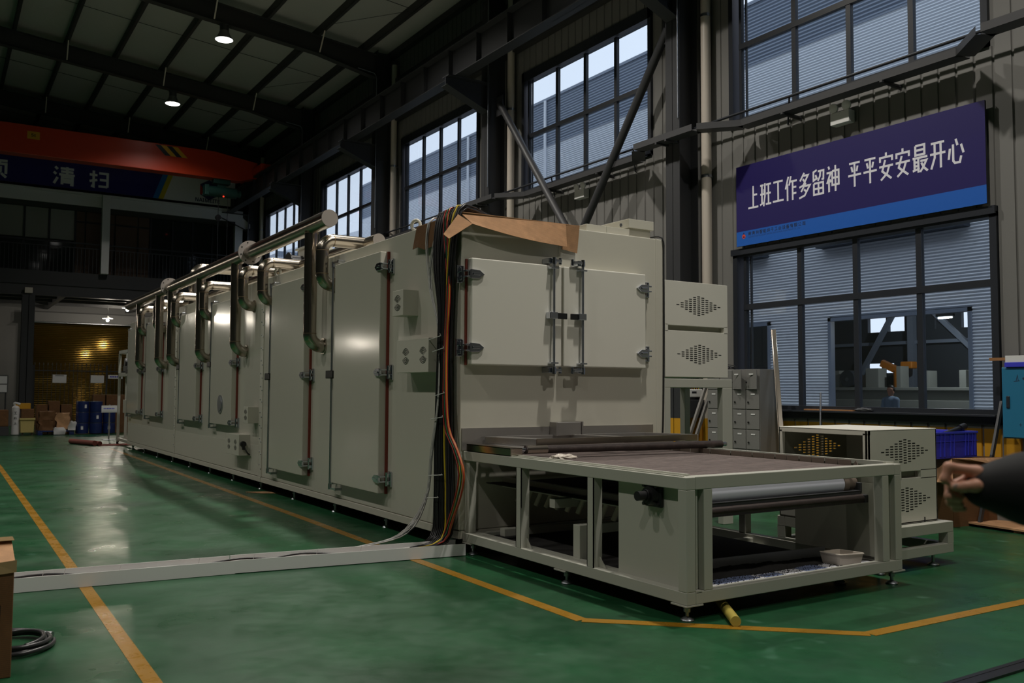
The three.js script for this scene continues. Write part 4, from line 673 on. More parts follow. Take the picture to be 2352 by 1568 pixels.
function printed(parent, name, map, p, w, h, turn, th = 0.004, rough = 0.5) {   // a flat print on a board w x h, front towards +z before turning
  const m = new THREE.MeshStandardMaterial({ map, roughness: rough }), o = off.get(parent);
  const g = new THREE.PlaneGeometry(w, h), b = clean(new THREE.BoxGeometry(w, h, th)); 
  const f = new THREE.Mesh(g, m); f.name = name; f.position.set(p[0] - o[0], p[1] - o[1], p[2] - o[2]); f.rotation.y = turn; parent.add(f); return f;
}
const L14 = '上班工作多留神', R14 = '平平安安最开心';
{
  const z0 = -10.345, z1 = -6.17, y0 = 3.93, y1 = 5.245, W = z1 - z0, H = y1 - y0, S = 2048 / W, x = 11.02;
  const t = thing('slogan_banner', 'long purple-blue slogan board with white Chinese characters above the window', 'sign', [x, (y0 + y1) / 2, (z0 + z1) / 2]);
  part(t, 'board', bx(x + 0.001, x + 0.035, y0, y1, z0, z1, 0.003), M.windowFrame);
  const map = canvas(2048, Math.round(H * S), (c, w, h) => {
    const Y = (y) => (y1 - y) * S, X = (z) => (z - z0) * S;
    c.fillStyle = 'rgb(24,10,88)'; c.fillRect(0, 0, w, h); c.fillStyle = 'rgb(16,90,182)'; c.fillRect(0, Y(4.168), w, h);
    c.strokeStyle = 'rgb(226,226,232)'; const ch = 0.4 * S;
    write(c, L14, X(-10.1), Y(4.895), 0.235 * S, ch, 0.2545 * S, 0.135); write(c, R14, X(-8.2), Y(4.895), 0.235 * S, ch, 0.2545 * S, 0.135);
    c.strokeStyle = 'rgb(14,40,80)'; write(c, '耐美特智能烘干工业设备有限公司', X(-10.345 + 0.255), Y(4.145), 0.062 * S, 0.062 * S, 0.0765 * S, 0.14);
    c.fillStyle = 'rgb(14,40,80)'; c.font = Math.round(0.034 * S) + 'px sans-serif'; c.fillText('NAIMEITE INTELLIGENT DRYING INDUSTRIAL EQUIPMENT CO.,LTD', X(-10.345 + 0.255), Y(4.045), 1.05 * S);
    const lx = X(-10.345 + 0.155), ly = Y(4.08), r = 0.035 * S; c.fillStyle = 'rgb(220,70,40)'; c.beginPath(); c.arc(lx, ly, r, 0, 7); c.fill(); c.fillStyle = 'rgb(30,20,70)'; c.beginPath(); c.moveTo(lx - r * .7, ly + r * .8); c.lineTo(lx - r * .2, ly - r * .3); c.lineTo(lx, ly + r * .1); c.lineTo(lx + r * .2, ly - r * .3); c.lineTo(lx + r * .7, ly + r * .8); c.lineTo(lx, ly + r * .4); c.fill(); c.beginPath(); c.moveTo(lx - r * .5, ly - r * 1.1); c.lineTo(lx, ly - r * 2); c.lineTo(lx + r * .5, ly - r * 1.1); c.fill();
  });
  printed(t, 'slogan_print', map, [x - 0.0005, (y0 + y1) / 2, (z0 + z1) / 2], W, H, -Math.PI / 2);
}
// ================================================================ along the window wall
{
  // cable tray: runs near the wall and steps out round each column
  const t = thing('cable_tray', 'dark steel cable tray running below the upper windows and round the columns', 'cable tray', [10.7, 5.9, -14]);
  const Y = 5.9, seg = (p, q) => { const dx = q[0] - p[0], dz = q[1] - p[1], L = Math.hypot(dx, dz), nx = -dz / L, nz = dx / L, w = (o, a) => prism([[p[0] + nx * o, p[1] + nz * o], [q[0] + nx * o, q[1] + nz * o], [q[0] + nx * (o + a), q[1] + nz * (o + a)], [p[0] + nx * (o + a), p[1] + nz * (o + a)]], 'y', Y - 0.1, Y); return [w(-0.12, 0.003), w(0.117, 0.003), prism([[p[0] - nx * 0.12, p[1] - nz * 0.12], [q[0] - nx * 0.12, q[1] - nz * 0.12], [q[0] + nx * 0.12, q[1] + nz * 0.12], [p[0] + nx * 0.12, p[1] + nz * 0.12]], 'y', Y - 0.103, Y - 0.1)]; };
  for (const zc of COLZ.slice(0, 3)) {
    const nz = zc === -5.05 ? -3 : zc + 5.2, A = [10.82, zc + 1.3], B = [10.34, zc + 0.75], C = [10.34, zc - 0.7], D = [10.82, zc - 1.25];
    part(t, 'tray_section', seg([10.82, zc === -5.05 ? -2.5 : zc + 5.0], A), M.trayGrey);
    part(t, 'tray_section', [...seg(A, B), ...seg(B, C), ...seg(C, D)], M.trayGrey);
    for (const dz of [2.2, 3.9]) part(t, 'tray_bracket', [bx(10.68, XW, Y - 0.135, Y - 0.103, zc + dz - 0.02, zc + dz + 0.02), beam([10.72, Y - 0.13, zc + dz], [XW, Y - 0.13 - 0.02, zc + dz], 0.02, 0.03)], M.trayGrey);
    part(t, 'tray_bracket', [bx(10.22, 10.5, Y - 0.135, Y - 0.103, zc + 0.1, zc + 0.14), bx(10.22, 10.5, Y - 0.135, Y - 0.103, zc - 0.14, zc - 0.1)], M.trayGrey);
  }
  part(t, 'tray_section', seg([10.82, -19.6], [10.82, -30]), M.trayGrey);
  const r = thing('wall_conduit', 'thin dark conduit rod along the sills of the upper windows', 'conduit', [10.85, 6.1, -15]);
  part(r, 'rod', [cy([10.85, 6.06, -3], [10.85, 6.1, -30], 0.022, 10)], M.windowFrame);
  for (const z of [-9.1, -12.75, -15.4]) part(r, 'strut', beam([10.86, 6.06, z], [11.12, 5.74, z - 0.25], 0.02, 0.02), M.windowFrame);
}
{ // diagonal braces between the columns
  const b = thing('diagonal_brace', 'thick dark steel tube brace slanting down from the column right of the window', 'brace', [10.7, 0, -14]);
  part(b, 'tube', cy([10.7, 8.35, -11.35], [10.7, 0.4, -17.3 + 0.0], 0.075, 20), M.darkSteel);
  b.children[0].geometry = clean(cy([10.7, 7.95, -11.62], [10.7, 3.2, -15.3], 0.078, 20)).translate(-10.7, 0, 14);
  part(b, 'end_plate', bx(10.69, 10.71, 7.7, 8.3, -11.75, -11.47), M.darkSteel);
  const c = thing('diagonal_brace', 'thick dark steel tube brace slanting down from the column left of the window', 'brace', [10.7, 0, -15.4]);
  part(c, 'tube', cy([10.7, 8.1, -17.22], [10.7, 4.0, -13.96], 0.078, 20), M.trayGrey);
  part(c, 'end_plate', bx(10.69, 10.71, 7.85, 8.3, -17.38, -17.1), M.darkSteel);
  const far = [['thick dark brace low behind the second wire-hung column', -23.6, -17.75]];
}
for (const [z, l] of [[-10.98, 'cream downpipe beside the column left of the slogan banner'], [-23.5, 'cream downpipe beside the third column, high above the machine roof'], [-36.0, 'pale downpipe at the far column beside the gallery'], [-17.2, 'cream downpipe hidden beside the second column']]) {
  const d = thing('downpipe', l, 'pipe', [10.98, 0, z]);
  part(d, 'pipe', cy([10.98, 1.11, z], [10.98, 11.0, z], 0.085, 22), M.pipeWhite); part(d, 'yellow_foot', cy([10.98, 0.02, z], [10.98, 1.11, z], 0.086, 22), M.wallYellow);
  for (const y of [2.6, 5.2, 8]) part(d, 'pipe_clip', [cy([10.98, y, z], [10.98, y + 0.05, z], 0.092, 22), bx(10.98, XW, y, y + 0.05, z - 0.015, z + 0.015)], M.zinc);
}
function emergency(y, z, label) {
  const e = thing('emergency_light', label, 'light', [11.0, y, z]);
  part(e, 'case', bx(10.96, 11.1, y - 0.16, y + 0.02, z - 0.16, z + 0.16, 0.008), M.white);
  for (const s of [-0.11, 0.11]) part(e, 'lamp_head', [lathe([[0.0001, 0], [0.055, 0.005], [0.07, 0.03], [0.07, 0.06], [0.0001, 0.06]], 20).rotateZ(Math.PI / 2 + 0.2).translate(11.02, y + 0.1, z + s), cy([11.03, y + 0.02, z + s * 0.7], [11.03, y + 0.08, z + s], 0.012, 8)], M.white);
}
emergency(5.62, -8.28, 'twin-headed white emergency light above the slogan banner');
emergency(5.65, -14.57, 'small twin-headed emergency light between the two diagonal braces');
// lockers
{
  const x0 = 10.585, x1 = 11.04, za = -9.503, zb = -10.6, top = 1.905;
  const L = thing('locker_cabinet', 'beige steel locker cabinet with small numbered doors under the window', 'locker', [10.8, 0, -10.05]);
  part(L, 'carcass', bx(x0 + 0.012, x1, 0, top, zb, za, 0.004), M.wallWhite);
  const cw = (za - zb) / 4, rh = (top - 0.06) / 6;
  for (let i = 0; i < 4; i++) for (let j = 0; j < 6; j++) {
    const z1 = za - 0.008 - i * cw, z0 = z1 - cw + 0.014, y1 = top - 0.012 - j * rh, y0 = y1 - rh + 0.014, swing = (j === 0 && i === 1) ? 0.09 : (j === 0 && i === 0) ? 0.05 : 0;
    const d = part(L, 'locker_door', swing ? prism([[x0 + 0.012, z0], [x0 - 0.004, z0], [x0 - 0.004 - swing, z1], [x0 + 0.008 - swing, z1]], 'y', y0, y1) : bx(x0 - 0.004, x0 + 0.012, y0, y1, z0, z1, 0.003), M.wallWhite);
    const lx = x0 - 0.006 - swing * 0.7; part(d, 'lock', cy([lx, y1 - 0.19, z0 + 0.05], [lx - 0.012, y1 - 0.19, z0 + 0.05], 0.014, 10), M.blackPlastic);
    part(d, 'label_slot', bx(lx - 0.003, lx, y1 - 0.075, y1 - 0.055, z1 - 0.16, z1 - 0.08), M.white);
  }
  const c = thing('wire_tangle', 'small tangle of dark wire lying on top of the locker cabinet', 'wire', [10.8, top, -10.45]);
  part(c, 'wire', tb(Array.from({ length: 22 }, (_, i) => [10.75 + 0.1 * Math.sin(i * 2.1), top + 0.02 + 0.14 * Math.abs(noise.noise(i * 0.8, 1, 2)), -10.35 + 0.16 * Math.cos(i * 1.7)]), 0.007, 120, 6), M.blackPlastic);
}
// lengths of steel leaning and standing about
{
  const s = thing('steel_angle', 'long shiny steel angle leaning against the window beside the lockers', 'steel angle', [10.6, 0, -9.1]);
  part(s, 'angle', [beam([10.35, 0.0, -8.85], [11.0, 2.53, -9.62], 0.07, 0.006, 0.5), beam([10.37, 0.0, -8.82], [11.02, 2.53, -9.59], 0.006, 0.06, 0.5)], M.steel);
  const q = thing('steel_rod', 'thin grey rod leaning against the window frame right of the angle', 'rod', [10.8, 0, -8.3]);
  part(q, 'rod', cy([10.75, 0, -8.55], [11.02, 1.55, -8.72], 0.016, 10), M.zinc);
  [[10.35, -10.0, 'grey profile'], [10.3, -10.15, 'two']].forEach(([x, z], k) => { const u = thing('steel_profile', ['nearest long grey profile leaning in the gap left of the lockers', 'second long grey profile leaning in the gap left of the lockers'][k], 'profile', [x, 0, z]); part(u, 'profile', beam([10.15 + k * 0.06, 0.02, -10.95 + k * 0.1], [10.72, 1.75 - k * 0.2, -10.72 + k * 0.05], 0.05, 0.04), M.brushed); });
  const p = thing('black_bar', 'dark bar leaning against the yellow wall beside the blue cabinet', 'bar', [10.6, 0, -5.9]);
  part(p, 'bar', beam([10.3, 0.0, -5.95], [11.05, 1.45, -6.06], 0.05, 0.03), M.darkSteel);
}
// meter box on the first column
{ const m = thing('meter_box', 'small white meter box with wires on the dark column behind the stand', 'meter', [10.7, 1.4, -11.1]); part(m, 'meter', [bx(10.6, 10.9, 1.46, 1.6, -11.12, -11.02, 0.02), bx(10.56, 10.6, 1.4, 1.68, -11.12, -11.06)], M.white); part(m, 'display', bx(10.65, 10.75, 1.53, 1.56, -11.02, -11.015), M.windowFrame); part(m, 'mount_box', bx(10.56, 10.9, 1.12, 1.42, -11.13, -10.98, 0.005), M.darkSteel);
  for (let k = 0; k < 5; k++) part(m, 'wire', tb([[10.62 + k * 0.05, 1.58, -11.05], [10.62 + k * 0.05, 1.66, -11.03], [10.6 + k * 0.045, 1.72, -11.1]], 0.006, 10, 5), k % 2 ? M.cable_orange : M.cable_yellow); }
// on the sill
{ const a = thing('wood_strip', 'short orange-brown wooden strip lying on the window sill', 'wood', [11.05, 1.29, -8.4]); mat('wood', lin(0.3, 0.14, 0.05), { roughness: 0.7 }); part(a, 'strip', bx(10.98, 11.08, 1.286, 1.306, -9.0, -8.15, 0.003), M.wood); part(struct('trim_1'), 'sill_ledge', bx(10.96, XW, 1.26, 1.286, LOW[0], LOW[1], 0.003), M.windowFrame);
  const b = thing('glove', 'dark work glove lying on the window sill beside the wooden strip', 'glove', [11.03, 1.3, -8.0]); const sp = new THREE.SphereGeometry(1, 20, 14), pp = sp.attributes.position; for (let i = 0; i < pp.count; i++) { const n = 1 + 0.4 * noise.noise(pp.getX(i) * 3, pp.getY(i) * 3, pp.getZ(i) * 3); pp.setXYZ(i, 11.03 + pp.getX(i) * 0.05 * n, 1.31 + pp.getY(i) * 0.03 * n, -8.0 + pp.getZ(i) * 0.14 * n); } sp.computeVertexNormals(); part(b, 'glove', sp, M.trayGrey); }
// fire equipment cabinet, cartons, crate on a box
{
  mat('fireBlue', lin(0.02, 0.16, 0.29), { roughness: 0.4 }); mat('crateBlue', lin(0.05, 0.055, 0.55), { roughness: 0.35 });
  const x = 10.75, z0 = -5.9, z1 = -5.0, y0 = 1.02, y1 = 1.865;
  const f = thing('fire_cabinet', 'turquoise blue fire equipment cabinet on the wall at the right edge', 'cabinet', [x, y0, (z0 + z1) / 2]);
  part(f, 'cabinet_body', bx(x + 0.015, XW, y0, y1, z0, z1, 0.006), M.fireBlue); const d = part(f, 'cabinet_door', bx(x, x + 0.014, y0 + 0.012, y1 - 0.012, z0 + 0.012, z1, 0.004), M.fireBlue);
  part(d, 'door_handle', bx(x - 0.012, x, 1.38, 1.52, z0 + 0.06, z0 + 0.1, 0.005), M.windowFrame); part(f, 'side_label', bx(x + 0.05, x + 0.3, 1.5, 1.7, z0 - 0.003, z0), M.wood);
  const map = canvas(512, 480, (c) => { c.fillStyle = 'rgb(34,112,146)'; c.fillRect(0, 0, 512, 480); c.strokeStyle = 'rgb(120,30,40)'; write(c, '消', 150, 170, 70, 78, 110, 0.13); c.strokeStyle = 'rgb(30,40,60)'; c.lineWidth = 4; c.beginPath(); c.moveTo(80, 92); c.lineTo(122, 88); c.moveTo(96, 90); c.lineTo(106, 50); c.lineTo(112, 88); c.stroke(); c.lineWidth = 7; for (let k = 0; k < 3; k++) { c.beginPath(); c.moveTo(140 + k * 17, 72); c.lineTo(152 + k * 17, 72); c.moveTo(146 + k * 17, 64); c.lineTo(146 + k * 17, 82); c.stroke(); } c.lineWidth = 3; for (let k = 0; k < 9; k++) { c.beginPath(); c.moveTo(110 + k * 34, 392); c.lineTo(130 + k * 34, 392); c.moveTo(120 + k * 34, 380); c.lineTo(120 + k * 34, 404); c.stroke(); } c.fillRect(190, 330, 200, 4); });
  printed(f, 'door_print', map, [x - 0.002, (y0 + y1) / 2, (z0 + z1) / 2], z1 - z0 - 0.03, y1 - y0 - 0.03, -Math.PI / 2);
  const k = thing('carton', 'small white and blue carton standing on the fire cabinet', 'carton', [10.85, y1, -5.65]);
  part(k, 'carton_top', [bx(10.74, 10.95, 1.92, 2.0, -5.84, -5.55, 0.003), bx(10.74, 10.95, 1.92, 1.99, -5.5, -5.2, 0.003)], M.white); part(k, 'carton_base', bx(10.73, 10.96, y1, 1.92, -5.845, -5.195, 0.003), M.crateBlue);
  const w = thing('wood_strip', 'short brown stick poking out left of the carton on the cabinet', 'wood', [10.9, y1, -5.95]); part(w, 'strip', bx(10.86, 10.9, y1 + 0.085, y1 + 0.12, -6.1, -5.84), M.wood); part(w, 'strip_rest', bx(10.86, 10.9, y1, y1 + 0.085, -5.87, -5.85), M.wood);
  // cardboard box with open flaps
  const c = thing('cardboard_box', 'large open brown cardboard box standing on the floor under the blue crate', 'box', [10.35, 0, -6.42]);
  const A = [10.03, -6.1], B = [10.78, -5.93], C = [10.62, -6.7], D = [9.72, -6.85], H = 0.79;
  const wall = (p, q) => { const dx = q[0] - p[0], dz = q[1] - p[1], l = Math.hypot(dx, dz), nx = -dz / l * 0.006, nz = dx / l * 0.006; return prism([p, q, [q[0] + nx, q[1] + nz], [p[0] + nx, p[1] + nz]], 'y', 0, H); };
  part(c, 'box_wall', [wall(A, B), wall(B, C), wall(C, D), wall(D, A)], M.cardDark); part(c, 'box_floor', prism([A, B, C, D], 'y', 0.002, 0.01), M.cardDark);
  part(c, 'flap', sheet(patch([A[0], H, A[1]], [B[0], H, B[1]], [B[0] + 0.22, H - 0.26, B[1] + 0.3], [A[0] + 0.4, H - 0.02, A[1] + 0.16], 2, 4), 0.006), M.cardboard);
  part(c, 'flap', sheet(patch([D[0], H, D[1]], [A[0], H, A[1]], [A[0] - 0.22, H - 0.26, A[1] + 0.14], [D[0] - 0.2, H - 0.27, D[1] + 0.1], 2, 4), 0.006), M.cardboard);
  // crate: tapered tub with ribs
  const r = thing('plastic_crate', 'bright blue plastic crate standing on the open cardboard box', 'crate', [10.2, 0.8, -6.35]);
  const gx0 = 9.62, gx1 = 10.55, gz0 = -6.72, gz1 = -6.1, gy = 0.805, gh = 1.095;
  part(r, 'crate_wall', [bx(gx0, gx1, gy, gh, gz1 - 0.008, gz1, 0.003), bx(gx0, gx1, gy, gh, gz0, gz0 + 0.008, 0.003), bx(gx0, gx0 + 0.008, gy, gh, gz0, gz1, 0.003), bx(gx1 - 0.008, gx1, gy, gh, gz0, gz1, 0.003)], M.crateBlue);
  part(r, 'crate_floor', bx(gx0, gx1, gy - 0.01, gy + 0.005, gz0, gz1), M.crateBlue);
  part(r, 'crate_rim', [bx(gx0 - 0.012, gx1 + 0.012, gh - 0.02, gh + 0.006, gz1, gz1 + 0.014, 0.004), bx(gx1, gx1 + 0.014, gh - 0.02, gh + 0.006, gz0, gz1, 0.004), bx(gx0 - 0.012, gx1 + 0.012, gh - 0.11, gh - 0.1, gz1, gz1 + 0.008)], M.crateBlue);
  const rib = metreUV(clean(bx(-0.006, 0.006, 0, 0.27, 0, 0.012, 0.002))); for (const xx of [9.8, 9.88, 10.0, 10.07, 10.3, 10.36, 10.44, 10.5]) piece(r, 'crate_rib', rib, M.crateBlue, xx, gy + 0.01, gz1);
  const h = thing('power_tool', 'dark handle of a tool resting in the blue crate', 'tool', [10.4, 1.05, -6.3]); part(h, 'handle', [cy([10.2, 1.06, -6.3], [10.58, 1.14, -6.28], 0.03, 14), cy([10.5, 1.125, -6.28], [10.6, 1.15, -6.28], 0.042, 14)], M.blackPlastic);
  // plate with offcuts by the wall
  const pl = thing('board', 'thin brown board with offcuts lying on the floor by the yellow wall', 'board', [10.7, 0, -5.8]); part(pl, 'board', prism([[10.25, -6.1], [11.0, -6.12], [10.9, -5.2], [10.15, -5.35]], 'y', 0.03, 0.05), M.cardboard); part(pl, 'batten', [bx(10.2, 10.9, 0, 0.03, -5.5, -5.42), bx(10.4, 11, 0, 0.03, -6.05, -5.98)], M.wood);
  const of = thing('offcut', 'upright white sheet offcut standing on the brown board', 'offcut', [10.75, 0.05, -5.9]); part(of, 'sheet', [prism([[10.62, -6.05], [10.8, -5.75], [10.806, -5.753], [10.626, -6.053]], 'y', 0.05, 0.2)], M.wallWhite);
  const of2 = thing('offcut', 'flat white sheet offcut lying at the board right end', 'offcut', [10.7, 0.05, -5.5]); part(of2, 'sheet', bx(10.6, 10.85, 0.05, 0.06, -5.66, -5.35), M.wallWhite);
  const cb = thing('cardboard_box', 'small brown carton on the floor at the right edge', 'box', [10.5, 0, -5.25]); part(cb, 'box_body', bx(10.35, 10.75, 0.05, 0.26, -5.4, -5.0, 0.005), M.cardDark); part(cb, 'top_flap', bx(10.34, 10.76, 0.26, 0.265, -5.41, -4.99), M.cardboard);
}
{ const c = thing('cardboard_scrap', 'flat scrap of brown cardboard on the floor against the machine base', 'cardboard', [4.2, 0, -13.5]); part(c, 'scrap', prism([[4.02, -13.7], [4.2, -13.4], [4.42, -13.28], [4.3, -13.62]], 'y', 0.003, 0.009), M.cardboard); }
// ================================================================ far end: crane, gallery, shutter, stores
{
  const z = -32.8, c = thing('bridge_crane', 'orange-red overhead crane girder spanning the hall, hazard stripes near its end', 'crane', [4, 9.05, z]);
  part(c, 'girder', prism([[-14, 9.05], [9.1, 9.12], [9.75, 9.3], [9.75, 9.86], [8.2, 10.08], [-14, 10.0]], 'z', z - 0.25, z + 0.25, 0.02), M.orange);
  mat('hazardYellow', lin(0.6, 0.32, 0.01), { roughness: 0.4 });
  for (let k = 0; k < 4; k++) { const x = 6.16 + k * 0.19; part(c, 'hazard_stripe', prism([[x, 10.02], [x + 0.19, 10.02], [x + 0.53, 9.68], [x + 0.34, 9.68]], 'z', z + 0.25, z + 0.256), k % 2 ? M.hazardYellow : M.windowFrame); }
  const pl = part(c, 'rating_plate', bx(2.26, 2.62, 9.61, 9.86, z + 0.25, z + 0.257), M.hazardYellow);
  printed(c, 'rating_print', canvas(128, 96, (q) => { q.fillStyle = 'rgb(200,150,30)'; q.fillRect(0, 0, 128, 96); q.fillStyle = 'rgb(30,20,10)'; q.font = 'bold 58px sans-serif'; q.fillText('5t', 36, 66); }), [2.44, 9.735, z + 0.259], 0.34, 0.23, 0);
  part(c, 'end_truck', [bx(9.55, 9.95, 9.36, 9.62, z - 1.3, z + 1.3, 0.02), cy([9.65, 9.47, z - 1], [9.85, 9.47, z - 1], 0.14, 20), cy([9.65, 9.47, z + 1], [9.85, 9.47, z + 1], 0.14, 20)], M.orange);
  mat('hoistGreen', lin(0.012, 0.06, 0.05), { roughness: 0.5 });
  const h = thing('hoist', 'dark green electric hoist hanging under the crane girder end', 'hoist', [8.5, 8.4, z]);
  part(h, 'trolley', [bx(8.2, 8.8, 8.95, 9.12, z - 0.18, z + 0.18, 0.02), bx(8.35, 8.65, 8.8, 8.98, z - 0.1, z + 0.1, 0.01)], M.hoistGreen);
  part(h, 'drum', [cy([7.95, 8.68, z], [9.05, 8.68, z], 0.19, 24), cy([8.85, 8.68, z], [9.2, 8.68, z], 0.13, 20), bx(7.9, 8.05, 8.5, 8.88, z - 0.18, z + 0.18, 0.02)], M.hoistGreen);
  part(h, 'pendant_cable', [cy([8.42, 6.2, z], [8.42, 8.55, z], 0.012, 8), cy([8.75, 6.4, z], [8.75, 8.55, z], 0.01, 8)], M.blackPlastic);
  part(h, 'hook_block', [cy([8.42, 7.75, z - 0.05], [8.42, 7.75, z + 0.05], 0.1, 16), bx(8.36, 8.48, 7.6, 7.8, z - 0.06, z + 0.06, 0.02)], M.blackIron);
  mat('redGlow', lin(0.6, 0.02, 0.01), { emissive: lin(1, 0.05, 0.02), emissiveIntensity: 1.2 });
  part(h, 'signal_lamp', new THREE.SphereGeometry(0.03, 12, 8).translate(8.56, 8.5, z + 0.15), M.redGlow);
}
{
  // banner along the gallery's edge
  const x0 = -6, x1 = 9.92, y0 = 8.86, y1 = 10.05, z = -36.1, W = x1 - x0, S = 2048 / W;
  const t = thing('slogan_banner', 'dark blue banner with white characters and company emblem along the far gallery', 'sign', [4, y0, z]);
  part(t, 'board', bx(x0, x1, y0, y1, z - 0.04, z - 0.001), M.windowFrame);
  printed(t, 'slogan_print', canvas(2048, Math.round((y1 - y0) * S), (c, w, h) => {
    const X = (x) => (x - x0) * S, Y = (y) => (y1 - y) * S; c.fillStyle = 'rgb(24,18,104)'; c.fillRect(0, 0, w, h);
    const poly = (col, ...q) => { c.fillStyle = col; c.beginPath(); q.forEach(([x, y], i) => c[i ? 'lineTo' : 'moveTo'](X(x), Y(y))); c.fill(); };
    poly('rgb(205,205,200)', [7.4, 10.1], [9.95, 10.1], [9.95, 8.8], [7.1, 8.8]); poly('rgb(190,170,10)', [7.44, 10.1], [7.62, 10.1], [7.16, 8.8], [6.98, 8.8]); poly('rgb(20,110,180)', [7.24, 10.1], [7.44, 10.1], [6.98, 8.8], [6.78, 8.8]);
    c.strokeStyle = 'rgb(225,225,225)'; write(c, '清', X(3.36), Y(9.66), 0.74 * S, 0.7 * S, 1, 0.125); write(c, '扫', X(4.55), Y(9.66), 0.7 * S, 0.68 * S, 1, 0.13); write(c, '须', X(1.2), Y(9.66), 0.74 * S, 0.7 * S, 1, 0.125);
    const hx = (cx, cyy, r) => Array.from({ length: 6 }, (_, i) => [cx + r * Math.sin(i * 1.047), cyy + r * Math.cos(i * 1.047)]);
    const H = hx(8.9, 9.42, 0.4); poly('rgb(40,38,90)', ...H); poly('rgb(190,60,40)', H[4], H[5], [8.76, 9.3], [8.7, 9.22]); poly('rgb(190,60,40)', H[1], H[2], [9.1, 9.2]); poly('rgb(205,205,200)', [8.62, 9.2], [8.7, 9.2], [8.84, 9.5], [8.78, 9.55]); poly('rgb(205,205,200)', [8.9, 9.5], [8.96, 9.2], [9.02, 9.2], [8.95, 9.55]);
    c.fillStyle = 'rgb(30,30,60)'; c.font = 'bold ' + Math.round(0.2 * S) + 'px sans-serif'; c.fillText('NAIMEITE', X(8.36), Y(8.93), 1.14 * S);
  }), [(x0 + x1) / 2, (y0 + y1) / 2, z], W, y1 - y0, 0);
}
{
  const w = struct('gallery'), zf = -36.3, zg = -37.4;
  mat('galleryWhite', lin(0.6, 0.6, 0.6), { roughness: 0.6 }); mat('officeGlass', lin(0.03, 0.035, 0.035), { roughness: 0.06 }); mat('officePanel', lin(0.1, 0.055, 0.03), { roughness: 0.5 }); mat('blind', lin(0.3, 0.31, 0.27), { roughness: 0.25 });
  part(w, 'fascia', [bx(XL, 10.0, 8.3, 8.72, zf - 0.1, zf + 0.05), bx(XL, 10.05, 8.7, 8.78, zf - 0.14, zf + 0.14)], M.galleryWhite);
  part(w, 'roof_slab', bx(XL, 10.4, 8.3, 8.45, ZB, zf), M.wallBack);
  part(w, 'floor_slab', bx(XL, 10.4, 5.3, 5.8, ZB, zf + 0.05), M.darkSteel); part(w, 'floor_beam', [bx(XL, 10.4, 4.9, 4.93, zf - 0.1, zf + 0.1), bx(XL, 10.4, 4.93, 5.3, zf - 0.01, zf + 0.01)], M.trayGrey);
  for (let k = 0; k < 3; k++) part(w, 'under_beam', bx(XL, 10.4, 4.95, 5.3, -38 - 1.5 * k, -37.9 - 1.5 * k), M.trayGrey);
  for (let k = 0; k < 5; k++) part(w, 'cross_beam', bx(-2.6 + 3.2 * k, -2.45 + 3.2 * k, 4.9, 5.3, ZB, zf), M.trayGrey);
  part(w, 'white_post', bx(5.04, 5.31, 5.8, 8.75, zf + 0.06, zf + 0.3, 0.01), M.galleryWhite);
  part(w, 'end_post', [bx(10.0, 10.3, 5.8, 8.75, zf - 0.2, zf + 0.02), prism([[10.0, 8.72], [10.0, 7.9], [10.6, 8.1], [10.6, 8.25]], 'z', zf - 0.05, zf + 0.03)], M.galleryWhite);
  for (const x of [2.54, -3.7]) part(w, 'steel_post', [bx(x, x + 0.4, 0, 4.9, zf - 0.18, zf - 0.165), bx(x, x + 0.4, 0, 4.9, zf + 0.165, zf + 0.18), bx(x + 0.19, x + 0.21, 0, 4.9, zf - 0.18, zf + 0.18)], M.darkSteel);
  part(w, 'junction_box', bx(2.6, 2.85, 4.95, 5.15, zf + 0.1, zf + 0.2, 0.01), M.pipeWhite);
  // office front: panes and doors between dark posts
  const xs = [-1.0, 0.0, 0.9, 1.75, 2.6, 3.42, 4.3]; for (let i = 0; i + 1 < xs.length; i++) part(w, 'office_pane', bx(xs[i] + 0.03, xs[i + 1] - 0.03, 7.15, 8.28, zg, zg + 0.02), M.blind), part(w, 'office_pane', bx(xs[i] + 0.03, xs[i + 1] - 0.03, 5.85, 7.1, zg, zg + 0.02), M.officeGlass);
  for (const [a, b] of [[4.3, 4.62], [4.68, 5.46], [5.52, 5.66], [5.72, 6.5], [6.56, 6.95]]) { part(w, 'office_door', bx(a, b, 5.85, 7.85, zg, zg + 0.03, 0.006), M.officePanel); part(w, 'transom_panel', bx(a, b, 7.92, 8.28, zg, zg + 0.03), M.officePanel); }
  const gs = [7.0, 7.82, 8.6, 9.38, 10.1]; for (let i = 0; i + 1 < gs.length; i++) part(w, 'office_pane', bx(gs[i] + 0.04, gs[i + 1] - 0.04, 5.85, 8.28, zg, zg + 0.02), M.officeGlass);
  for (const x of [...xs, ...gs]) part(w, 'office_mullion', bx(x - 0.035, x + 0.035, 5.8, 8.3, zg - 0.02, zg + 0.06), M.windowFrame);
  part(w, 'office_back', bx(XL, 10.4, 5.8, 8.3, zg - 0.2, zg - 0.1), M.wallBack);
  // railing
  part(w, 'handrail', [bx(XL, 10.1, 6.88, 6.93, zf - 0.03, zf + 0.02), bx(XL, 10.1, 6.72, 6.75, zf - 0.015, zf + 0.01)], M.windowFrame);
  const b = clean(bx(-0.01, 0.01, 0, 0.92, -0.01, 0.01)); for (let k = 0; k < 90; k++) piece(w, 'baluster', b, M.windowFrame, 10 - k * 0.13, 5.8, zf);
  mat('tubeGlow', lin(1, 1, 1), { emissive: lin(1, 1, 0.95), emissiveIntensity: 1.6 });
}
